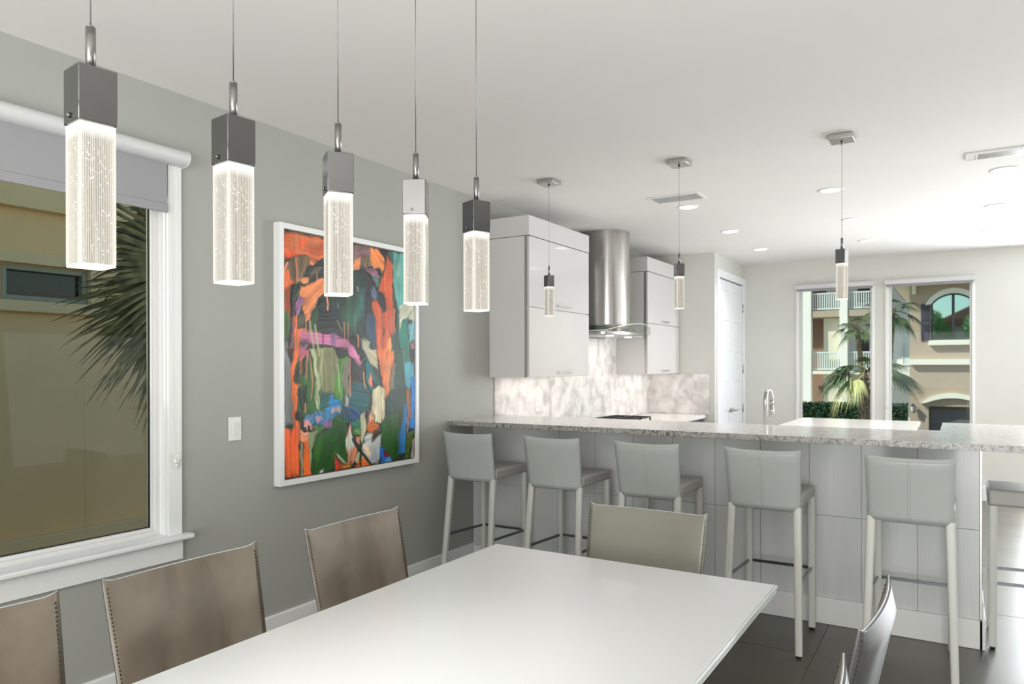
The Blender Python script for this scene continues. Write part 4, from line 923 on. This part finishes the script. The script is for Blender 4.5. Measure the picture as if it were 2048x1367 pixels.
# ------------------------------------------------------------------ the framed abstract painting
STROKES = [[[214,104,62],[[3,998],[435,1002],[436,932],[253,914],[196,881],[158,900],[133,913],[82,904],[8,890],[-3,888],[-5,1000]],1.0,0],[[196,122,84],[[47,996],[245,1000],[240,964],[133,940],[67,911],[19,917],[30,971]],0.65,0],[[170,92,58],[[133,952],[246,969],[240,913],[196,900],[170,925]],0.6,0],[[240,84,42],[[90,963],[144,984],[151,966],[90,940]],0.8,0],[[236,74,38],[[11,905],[60,921],[76,896],[8,884]],0.8,0],[[104,88,70],[[0,870],[79,900],[158,908],[166,831],[135,802],[75,789],[33,790],[0,840]],1.0,0],[[150,120,86],[[82,904],[158,912],[162,866],[111,811],[83,809]],1.0,0],[[66,62,54],[[103,899],[127,901],[116,843],[98,826]],0.7,0],[[240,150,100],[[161,901],[196,889],[196,877],[165,872]],1.0,0],[[50,52,52],[[153,865],[196,877],[353,895],[355,830],[245,818],[166,804],[123,812],[135,836]],1.0,0],[[150,128,104],[[166,839],[247,885],[248,874],[178,824]],0.8,0],[[232,146,96],[[74,805],[160,823],[163,804],[123,797],[99,803],[75,795]],1.0,0],[[222,110,62],[[-3,844],[32,839],[45,806],[75,789],[-1,754]],1.0,0],[[170,74,40],[[-1,765],[45,783],[50,655],[36,640],[-3,675]],1.0,0],[[66,100,50],[[-6,675],[23,684],[38,655],[36,609],[14,564],[-4,563]],1.0,0],[[110,70,80],[[41,655],[65,648],[56,501],[26,501],[37,564]],1.0,0],[[120,122,116],[[-4,563],[17,553],[32,496],[-8,496]],1.0,0],[[12,14,12],[[45,780],[72,789],[70,740],[53,655],[44,655]],1.0,0],[[40,70,58],[[69,785],[99,757],[76,729],[58,716]],1.0,0],[[28,34,32],[[218,714],[256,767],[467,773],[470,623],[400,609],[305,606],[220,604],[181,641]],1.0,0],[[30,52,46],[[302,754],[439,771],[447,697],[345,627]],0.7,0],[[206,128,86],[[99,780],[249,822],[354,847],[355,814],[249,790],[105,757]],1.0,0],[[228,136,84],[[93,764],[136,779],[242,822],[301,826],[289,773],[224,741],[218,714],[181,680],[169,649],[144,644],[131,670],[106,700],[130,732],[100,742]],1.0,0],[[140,92,132],[[70,717],[94,741],[136,736],[106,704],[101,680],[77,656],[65,679]],1.0,0],[[234,116,62],[[65,656],[89,657],[96,608],[145,613],[139,590],[103,566],[98,497],[56,497],[67,565]],1.0,0],[[84,84,64],[[89,661],[125,678],[132,643],[114,620],[90,611]],1.0,0],[[50,78,50],[[181,680],[218,710],[226,663],[220,607],[170,606],[166,645]],1.0,0],[[40,84,56],[[391,703],[446,738],[462,631],[400,613]],0.8,0],[[198,114,156],[[108,600],[157,609],[252,601],[345,595],[414,576],[464,557],[493,511],[447,515],[387,539],[306,544],[247,543],[158,544],[104,504],[89,497],[103,547]],1.0,0],[[84,76,112],[[312,598],[352,591],[346,543],[326,550]],0.8,0],[[60,58,54],[[100,550],[146,559],[158,547],[121,531],[103,531]],0.9,0],[[132,132,96],[[254,535],[326,534],[360,498],[254,498]],1.0,0],[[120,96,90],[[400,996],[614,1001],[629,955],[533,906],[402,906]],1.0,0],[[142,104,112],[[479,959],[607,992],[622,958],[539,958]],1.0,0],[[124,104,74],[[533,941],[615,957],[644,917],[560,913]],1.0,0],[[240,148,96],[[493,941],[533,949],[537,907],[520,886],[422,870],[421,896],[473,901]],1.0,0],[[40,56,52],[[415,869],[540,888],[575,852],[617,823],[611,768],[634,690],[663,611],[658,532],[602,531],[546,569],[446,594],[417,778]],1.0,0],[[40,38,36],[[678,1002],[773,1002],[745,942],[722,968]],1.0,0],[[240,140,76],[[614,995],[678,1000],[722,968],[734,937],[716,887],[694,913],[644,899],[612,949]],1.0,0],[[100,166,156],[[781,999],[943,1003],[1016,1006],[1021,750],[892,760],[862,708],[827,756],[806,862],[797,943]],1.0,0],[[66,92,86],[[762,995],[811,1000],[804,944],[789,946]],1.0,0],[[190,204,180],[[843,898],[865,958],[881,938],[859,899]],0.8,0],[[150,190,178],[[904,995],[1016,1002],[1019,835],[938,872]],0.7,0],[[50,72,64],[[802,869],[838,781],[870,700],[864,617],[843,501],[805,501],[780,590],[825,637],[827,719],[800,746]],1.0,0],[[220,98,56],[[751,983],[797,939],[804,759],[795,615],[780,590],[792,558],[812,501],[665,500],[652,651],[626,753],[647,766],[675,756],[712,701],[745,723],[740,780],[681,808],[702,866],[731,896],[737,937]],1.0,0],[[206,82,50],[[740,775],[799,812],[798,656],[736,613]],0.5,0],[[200,110,70],[[793,742],[827,727],[825,624],[795,591],[787,656]],1.0,0],[[190,120,148],[[540,907],[574,910],[666,895],[698,873],[695,865],[638,872],[588,892]],1.0,0],[[92,120,120],[[623,875],[695,865],[688,828],[667,827],[638,853]],1.0,0],[[48,42,44],[[527,908],[574,898],[638,841],[681,808],[740,780],[741,711],[712,705],[668,771],[618,807],[575,852]],1.0,0],[[90,102,128],[[614,811],[645,825],[674,795],[668,763],[625,772]],1.0,0],[[52,106,92],[[509,784],[569,808],[577,765],[544,686],[485,626],[471,682]],0.85,0],[[48,98,62],[[424,756],[469,774],[477,683],[492,607],[426,643]],0.9,0],[[22,24,24],[[569,796],[618,807],[620,689],[586,617],[559,601]],0.6,0],[[44,68,90],[[592,688],[641,698],[663,611],[665,528],[615,571],[579,617]],1.0,0],[[196,196,172],[[869,746],[900,769],[1020,754],[1022,664],[941,687],[886,676],[872,601],[856,617]],1.0,0],[[34,128,110],[[894,676],[941,691],[942,619],[952,502],[866,501],[856,596]],1.0,0],[[116,176,184],[[941,661],[1022,686],[1023,587],[951,561],[942,598]],1.0,0],[[150,108,110],[[951,565],[1023,583],[1024,536],[967,540]],1.0,0],[[20,18,18],[[433,593],[519,588],[547,534],[561,499],[507,499],[433,567]],1.0,0],[[206,202,170],[[532,577],[573,585],[608,570],[622,531],[658,520],[665,500],[568,499],[547,534]],1.0,0],[[198,114,156],[[434,556],[486,534],[507,499],[435,499]],1.0,0],[[240,152,86],[[751,573],[780,594],[796,550],[808,501],[738,500]],1.0,0],[[44,80,38],[[60,483],[443,501],[448,252],[383,221],[172,240],[64,246]],1.0,0],[[122,126,124],[[-13,521],[23,521],[42,482],[44,365],[52,215],[-8,208]],1.0,0],[[60,34,26],[[17,521],[72,522],[54,483],[42,451],[35,498]],1.0,0],[[196,100,122],[[94,526],[167,527],[148,503],[107,467],[91,475]],1.0,0],[[30,38,24],[[107,467],[142,499],[150,406],[111,419],[96,391],[65,392],[61,443]],1.0,0],[[58,110,44],[[95,427],[150,406],[168,471],[208,446],[217,263],[172,257],[145,282]],0.7,0],[[22,48,22],[[84,364],[144,374],[151,298],[126,267],[88,285]],1.0,0],[[124,126,82],[[200,528],[342,529],[364,487],[381,356],[325,333],[236,327],[215,401]],1.0,0],[[184,190,146],[[167,527],[193,528],[214,458],[235,421],[230,270],[210,279],[201,442]],1.0,0],[[168,174,126],[[233,528],[256,528],[252,368],[236,352]],1.0,0],[[26,24,20],[[342,529],[443,531],[443,496],[414,483],[371,483]],1.0,0],[[78,136,46],[[364,487],[443,492],[444,453],[401,441],[396,313],[382,288],[332,341],[344,408]],1.0,0],[[122,112,96],[[407,471],[444,479],[446,325],[410,321],[398,398]],1.0,0],[[28,88,88],[[236,344],[297,342],[305,292],[237,278]],1.0,0],[[20,70,86],[[389,288],[462,272],[463,199],[419,202],[383,246]],1.0,0],[[238,112,50],[[72,526],[94,526],[91,475],[64,435],[65,392],[109,381],[84,364],[79,301],[77,246],[102,220],[99,193],[72,155],[53,200],[47,326],[36,443],[54,475]],1.0,0],[[70,40,26],[[63,416],[89,407],[94,385],[65,390]],1.0,0],[[64,120,160],[[133,247],[237,266],[326,274],[389,280],[382,250],[327,224],[272,198],[185,211],[133,227]],1.0,0],[[26,122,182],[[297,333],[332,332],[332,316],[374,310],[382,280],[319,258],[271,276],[305,292]],1.0,0],[[222,158,132],[[333,278],[382,276],[375,255],[319,253]],1.0,0],[[222,150,142],[[130,235],[172,240],[189,187],[134,190]],1.0,0],[[206,150,164],[[198,243],[244,245],[251,228],[212,214]],1.0,0],[[176,168,172],[[410,326],[446,320],[440,269],[411,275]],1.0,0],[[84,130,70],[[185,207],[286,197],[232,168],[199,166]],1.0,0],[[136,148,110],[[153,181],[219,177],[206,157],[181,99],[176,2],[155,121]],1.0,0],[[30,84,18],[[181,99],[206,157],[286,181],[354,235],[426,218],[430,22],[401,29],[350,88],[330,15],[269,0],[186,-11]],1.0,0],[[58,116,30],[[206,157],[259,170],[241,73],[221,34],[188,78]],0.6,0],[[16,60,14],[[355,205],[419,202],[421,99],[371,78]],0.6,0],[[144,92,142],[[265,219],[323,228],[313,191],[286,189],[262,203]],1.0,0],[[236,96,40],[[-5,211],[47,196],[90,205],[100,177],[94,126],[104,85],[102,10],[62,3],[-4,-5],[-3,114]],1.0,0],[[250,120,70],[[6,94],[92,94],[87,16],[7,17]],0.4,0],[[236,148,110],[[99,193],[153,185],[154,145],[129,139],[97,141]],1.0,0],[[148,142,112],[[100,137],[122,135],[120,-4],[106,-2]],1.0,0],[[234,106,40],[[122,151],[154,149],[179,-2],[125,-4]],1.0,0],[[170,178,142],[[343,85],[371,70],[422,22],[394,25]],1.0,0],[[208,64,28],[[343,76],[386,22],[398,-3],[338,-5]],1.0,0],[[190,180,190],[[235,12],[268,19],[262,-7],[235,-4]],1.0,0],[[228,132,48],[[386,22],[459,23],[459,-7],[394,-2]],1.0,0],[[236,160,132],[[427,163],[456,208],[459,32],[430,18],[420,142]],1.0,0],[[200,206,192],[[420,129],[457,152],[458,96],[429,65]],1.0,0],[[24,20,20],[[441,503],[475,487],[539,394],[533,374],[443,396]],1.0,0],[[70,72,60],[[463,395],[525,394],[519,358],[464,351]],0.8,0],[[200,190,154],[[545,475],[609,532],[660,533],[677,433],[647,446],[610,462],[580,491]],1.0,0],[[38,34,38],[[502,531],[544,532],[580,491],[552,475]],1.0,0],[[206,124,160],[[440,530],[488,531],[545,467],[538,446],[489,483],[441,510]],1.0,0],[[46,72,58],[[797,535],[926,536],[928,400],[898,262],[778,267],[784,424]],1.0,0],[[224,116,62],[[660,533],[805,535],[814,496],[783,445],[777,339],[739,294],[723,361],[691,446]],1.0,0],[[244,150,92],[[736,479],[790,505],[770,318],[747,302]],0.8,0],[[124,112,92],[[791,466],[822,466],[808,342],[781,343]],1.0,0],[[60,120,98],[[885,536],[951,537],[969,466],[929,357],[908,401]],1.0,0],[[80,164,180],[[911,466],[1011,479],[1012,399],[946,339],[921,357]],1.0,0],[[56,48,54],[[986,537],[1014,537],[1016,408],[991,417]],1.0,0],[[28,122,200],[[970,400],[1017,404],[1012,146],[949,154],[964,268]],1.0,0],[[156,102,72],[[921,348],[963,330],[974,197],[932,203]],1.0,0],[[38,62,48],[[777,339],[913,357],[906,248],[866,211],[741,209],[740,277]],1.0,0],[[32,84,20],[[703,182],[741,218],[866,233],[868,142],[838,7],[775,13],[713,77]],1.0,0],[[92,114,44],[[780,207],[850,212],[836,101],[796,147]],0.35,0],[[48,128,196],[[883,210],[914,287],[931,252],[924,156],[910,30],[838,28],[852,126]],1.0,0],[[132,122,142],[[915,200],[953,198],[941,137],[921,130]],1.0,0],[[72,100,32],[[933,125],[1004,133],[975,91],[944,-3],[903,-1]],1.0,0],[[152,138,134],[[984,99],[1005,106],[1007,-4],[956,-2]],1.0,0],[[18,86,92],[[470,375],[575,377],[605,331],[592,250],[535,245],[445,273],[444,328]],1.0,0],[[16,64,112],[[445,273],[535,249],[522,193],[466,212],[446,225]],1.0,0],[[38,110,84],[[473,212],[535,220],[543,171],[530,144],[467,176]],1.0,0],[[126,178,74],[[474,176],[529,168],[530,140],[474,148]],1.0,0],[[196,200,186],[[446,178],[481,127],[496,86],[448,59]],1.0,0],[[188,192,188],[[579,153],[704,140],[698,70],[684,-4],[596,1],[525,0],[551,102],[565,121]],1.0,0],[[150,160,170],[[609,85],[675,80],[669,10],[617,19]],0.6,0],[[228,216,178],[[619,343],[685,362],[739,344],[739,294],[733,210],[688,183],[644,198],[620,265]],1.0,0],[[250,240,206],[[641,330],[678,333],[680,213],[650,239]],0.5,0],[[22,104,106],[[573,495],[624,454],[693,370],[670,358],[618,413],[623,331],[597,344],[575,406]],1.0,0],[[228,122,90],[[610,430],[633,396],[626,351],[604,372]],1.0,0],[[238,172,142],[[599,241],[621,253],[636,215],[607,180],[579,177]],1.0,0],[[210,104,32],[[579,177],[636,203],[689,166],[667,151],[630,141],[586,160]],1.0,0],[[70,52,42],[[630,158],[689,162],[697,141],[660,114],[630,108]],1.0,0],[[206,196,160],[[542,236],[570,251],[579,161],[551,102],[534,120]],1.0,0],[[238,202,152],[[559,101],[602,86],[610,36],[566,60]],1.0,0],[[246,160,130],[[495,138],[530,132],[523,100],[495,110]],1.0,0],[[238,142,110],[[448,82],[496,102],[510,85],[470,13],[449,31]],1.0,0],[[190,190,140],[[476,28],[517,77],[538,51],[511,13]],1.0,0],[[238,110,36],[[477,-8],[545,46],[625,-2],[498,-12]],1.0,0],[[28,104,192],[[690,79],[728,67],[799,2],[692,-5]],1.0,0],[[112,28,50],[[721,59],[775,46],[767,17],[729,29]],1.0,0],[[210,220,220],[[744,3],[767,17],[783,1]],0.9,0],[[236,148,102],[[286,749],[295,722],[293,698]],1.0,5.7],[[236,148,102],[[140,647],[142,586]],1.0,4.3],[[236,148,102],[[166,649],[167,567]],1.0,3.6],[[202,202,152],[[169,641],[184,567],[200,497]],1.0,5.7],[[178,182,132],[[204,627],[228,498]],1.0,6.4],[[236,148,102],[[409,646],[413,560]],1.0,4.3],[[236,148,102],[[439,639],[440,565]],1.0,3.6],[[150,150,120],[[358,652],[393,609]],1.0,2.9],[[150,150,120],[[363,726],[367,709]],1.0,2.9],[[12,12,12],[[258,601],[259,541]],1.0,2.9],[[236,148,102],[[213,847],[216,820]],1.0,4.3],[[236,148,102],[[76,896],[83,840],[82,805]],1.0,5.0],[[236,148,102],[[9,848],[23,872]],1.0,5.0],[[236,148,102],[[515,592],[516,542]],1.0,4.6],[[210,180,160],[[508,811],[518,793]],1.0,2.6],[[20,20,20],[[724,625],[723,599]],1.0,3.9],[[240,120,70],[[110,475],[106,425]],1.0,6.7],[[236,148,102],[[148,503],[142,406]],1.0,5.2],[[236,148,102],[[164,499],[178,434],[184,386],[178,321]],1.0,4.8],[[236,148,102],[[135,298],[136,262]],1.0,3.7],[[12,10,10],[[87,257],[87,243]],1.0,16.3],[[12,10,10],[[129,203],[163,209],[173,180],[153,187],[131,189]],1.0,0],[[236,224,190],[[147,206],[148,190]],1.0,3.0],[[196,196,150],[[357,462],[374,399],[374,339]],1.0,3.0],[[24,34,20],[[474,128],[517,81],[567,44],[625,-6]],1.0,8.9],[[24,34,20],[[533,51],[531,7]],1.0,7.5],[[238,150,100],[[556,426],[565,373],[574,353]],1.0,4.8],[[236,148,102],[[451,487],[455,320]],1.0,4.1],[[36,30,30],[[588,242],[581,226]],1.0,8.9]]
def value_noise(shape_u, shape_v, nu, nv, rng):
    g = rng.random((nv + 2, nu + 2)); y = np.linspace(0, nv, shape_v, endpoint=False); x = np.linspace(0, nu, shape_u, endpoint=False)
    yi = y.astype(int); xi = x.astype(int); fy = (y - yi)[:, None]; fx = (x - xi)[None]; fy = fy * fy * (3 - 2 * fy); fx = fx * fx * (3 - 2 * fx)
    a = g[np.ix_(yi, xi)]; b_ = g[np.ix_(yi, xi + 1)]; c = g[np.ix_(yi + 1, xi)]; d = g[np.ix_(yi + 1, xi + 1)]
    return (a * (1 - fx) + b_ * fx) * (1 - fy) + (c * (1 - fx) + d * fx) * fy
def paint(NU, NV):
    """brush strokes as colour areas with ragged edges and bristle streaks; returns colours and paint thickness"""
    rng = np.random.default_rng(3)
    U, V = np.meshgrid((np.arange(NU) + .5) / NU, (np.arange(NV) + .5) / NV)
    img = np.zeros((NV, NU, 3)) + np.array([40, 46, 38.]); hgt = np.zeros((NV, NU))
    base_n = [value_noise(NU, NV, a, b_, rng) for a, b_ in ((14, 18), (14, 18), (40, 50), (40, 50))]
    for k, (col, poly, al, w) in enumerate(STROKES):
        p = np.array(poly, float) / 1000
        wu = (base_n[k % 2] - .5) * .014 + (base_n[2 + k % 2] - .5) * .010; wv = (base_n[(k + 1) % 2] - .5) * .011 + (base_n[3 - k % 2] - .5) * .010
        if w: wu = wu * .35; wv = wv * .35
        pad = .05 + w / 1000; u0, v0 = p.min(0) - pad; u1, v1 = p.max(0) + pad
        i0, i1 = max(0, int(u0 * NU)), min(NU, int(u1 * NU) + 1); j0, j1 = max(0, int(v0 * NV)), min(NV, int(v1 * NV) + 1)
        if i1 <= i0 or j1 <= j0: continue
        u = (U + wu)[j0:j1, i0:i1]; v = (V + wv)[j0:j1, i0:i1]
        asp = 1.21; dist = np.full(u.shape, 9.); inside = np.zeros(u.shape, bool); n = len(p)
        segs = range(n) if not w else range(n - 1)
        for s_ in segs:
            a, c = p[s_], p[(s_ + 1) % n]; dx, dy = c[0] - a[0], (c[1] - a[1]) * asp
            t_ = np.clip(((u - a[0]) * dx + (v - a[1]) * asp * dy) / (dx * dx + dy * dy + 1e-12), 0, 1)
            dist = np.minimum(dist, np.hypot(u - a[0] - t_ * dx, (v - a[1]) * asp - t_ * dy))
            if not w:
                if a[1] != c[1]: inside ^= ((a[1] > v) != (c[1] > v)) & (u < (c[0] - a[0]) * (v - a[1]) / (c[1] - a[1]) + a[0])
        sd = np.where(inside, dist, -dist) if not w else w / 1000 - dist
        soft = .0045 if al == 1 else .014
        m_ = np.clip(sd / soft * .5 + .5, 0, 1) * al
        q = p - p.mean(0); ang = .5 * math.atan2(2 * (q[:, 0] * q[:, 1]).sum(), (q[:, 0] ** 2).sum() - (q[:, 1] ** 2).sum())
        if abs(math.sin(ang)) < .5 and not w and rng.random() < .5: ang = math.pi / 2 + ang * .3
        ca_, sa_ = math.cos(ang), math.sin(ang); cross = -(u - .5) * sa_ + (v - .5) * ca_; along = (u - .5) * ca_ + (v - .5) * sa_
        tab = rng.random((240, 12)); ii = (cross * 150 + 1000).astype(int) % 240; aa = np.clip(((along + 1) * 4), 0, 10.99); ai = aa.astype(int); fa = aa - ai
        cc = cross * 150 + 1000; fc = cc - np.floor(cc); i2 = (ii + 1) % 240
        st = (tab[ii, ai] * (1 - fa) + tab[ii, ai + 1] * fa) * (1 - fc) + (tab[i2, ai] * (1 - fa) + tab[i2, ai + 1] * fa) * fc
        big = base_n[0][j0:j1, i0:i1]
        shade = 1 + (st - .5) * .30 + (big - .5) * .22
        c_ = np.array(col, float)[None, None] * shade[..., None]
        m_ = m_ * np.where(sd < .012, np.clip(.35 + st * 1.3, 0, 1), 1)
        img[j0:j1, i0:i1] = img[j0:j1, i0:i1] * (1 - m_[..., None]) + c_ * m_[..., None]
        hgt[j0:j1, i0:i1] = hgt[j0:j1, i0:i1] * (1 - m_) + (.3 + .7 * st + .15 * (k % 3)) * m_
    s_ = np.clip(img / 255, 0, 1)
    return np.where(s_ <= .04045, s_ / 12.92, ((s_ + .055) / 1.055) ** 2.4), hgt
FY0, FY1, FZ0_, FZ1_ = 2.650, 3.812, .840, 2.237
t = thing('painting', 'large colourful abstract painting in orange, green, pink and blue, white frame', 'painting', (0, (FY0 + FY1) / 2, FZ0_)); o_ = (0, (FY0 + FY1) / 2, FZ0_)
RW = .030; part('frame', B().box(.0005, .05, FY0, FY0 + RW, FZ0_, FZ1_, .0015).box(.0005, .05, FY1 - RW, FY1, FZ0_, FZ1_, .0015).box(.0005, .05, FY0 + RW - .001, FY1 - RW + .001, FZ0_, FZ0_ + RW, .0015).box(.0005, .05, FY0 + RW - .001, FY1 - RW + .001, FZ1_ - RW, FZ1_, .0015), M['trim'], t, o_)
part('backing', B().box(.001, .022, FY0 + .02, FY1 - .02, FZ0_ + .02, FZ1_ - .02), M['black'], t, o_)
NU, NV = 330, 420
col_, hg = paint(NU, NV)
CY0, CY1, CZ0, CZ1 = FY0 + RW + .006, FY1 - RW - .006, FZ0_ + RW + .007, FZ1_ - RW - .007
ys = np.linspace(CY0, CY1, NU + 1) - o_[1]; zs = np.linspace(CZ0, CZ1, NV + 1) - o_[2]
hp = np.pad(hg, ((0, 1), (0, 1)), mode='edge'); YY, ZZ = np.meshgrid(ys, zs); XX = .040 + hp * .0012
co = np.stack([XX, YY, ZZ], -1).reshape(-1, 3)
idx = np.arange((NU + 1) * (NV + 1)).reshape(NV + 1, NU + 1)
fc_ = np.stack([idx[:-1, :-1], idx[:-1, 1:], idx[1:, 1:], idx[1:, :-1]], -1).reshape(-1, 4)
me = bpy.data.meshes.new('paint_layer'); me.vertices.add(len(co)); me.vertices.foreach_set('co', co.ravel())
me.loops.add(fc_.size); me.loops.foreach_set('vertex_index', fc_.ravel().astype(np.int32))
me.polygons.add(len(fc_)); me.polygons.foreach_set('loop_start', np.arange(0, fc_.size, 4, dtype=np.int32)); me.polygons.foreach_set('loop_total', np.full(len(fc_), 4, dtype=np.int32)); me.update()
at = me.color_attributes.new('paint', 'FLOAT_COLOR', 'POINT'); cp = np.pad(col_, ((0, 1), (0, 1), (0, 0)), mode='edge').reshape(-1, 3)
at.data.foreach_set('color', np.concatenate([cp, np.ones((len(cp), 1))], 1).ravel().astype(np.float32))
m = M['oil'] = Mat('oil_paint', (.5, .5, .5, 1), .4, 0, 0, .3); an = m.n('ShaderNodeAttribute'); an.attribute_name = 'paint'; m.l(an.outputs['Color'], m.p.inputs['Base Color'])
me.materials.append(m.m)
cv = part('canvas', B().box(.0215, .0395, CY0, CY1, CZ0, CZ1), M['trim'], t, o_)
place('paint_layer', me, cv)
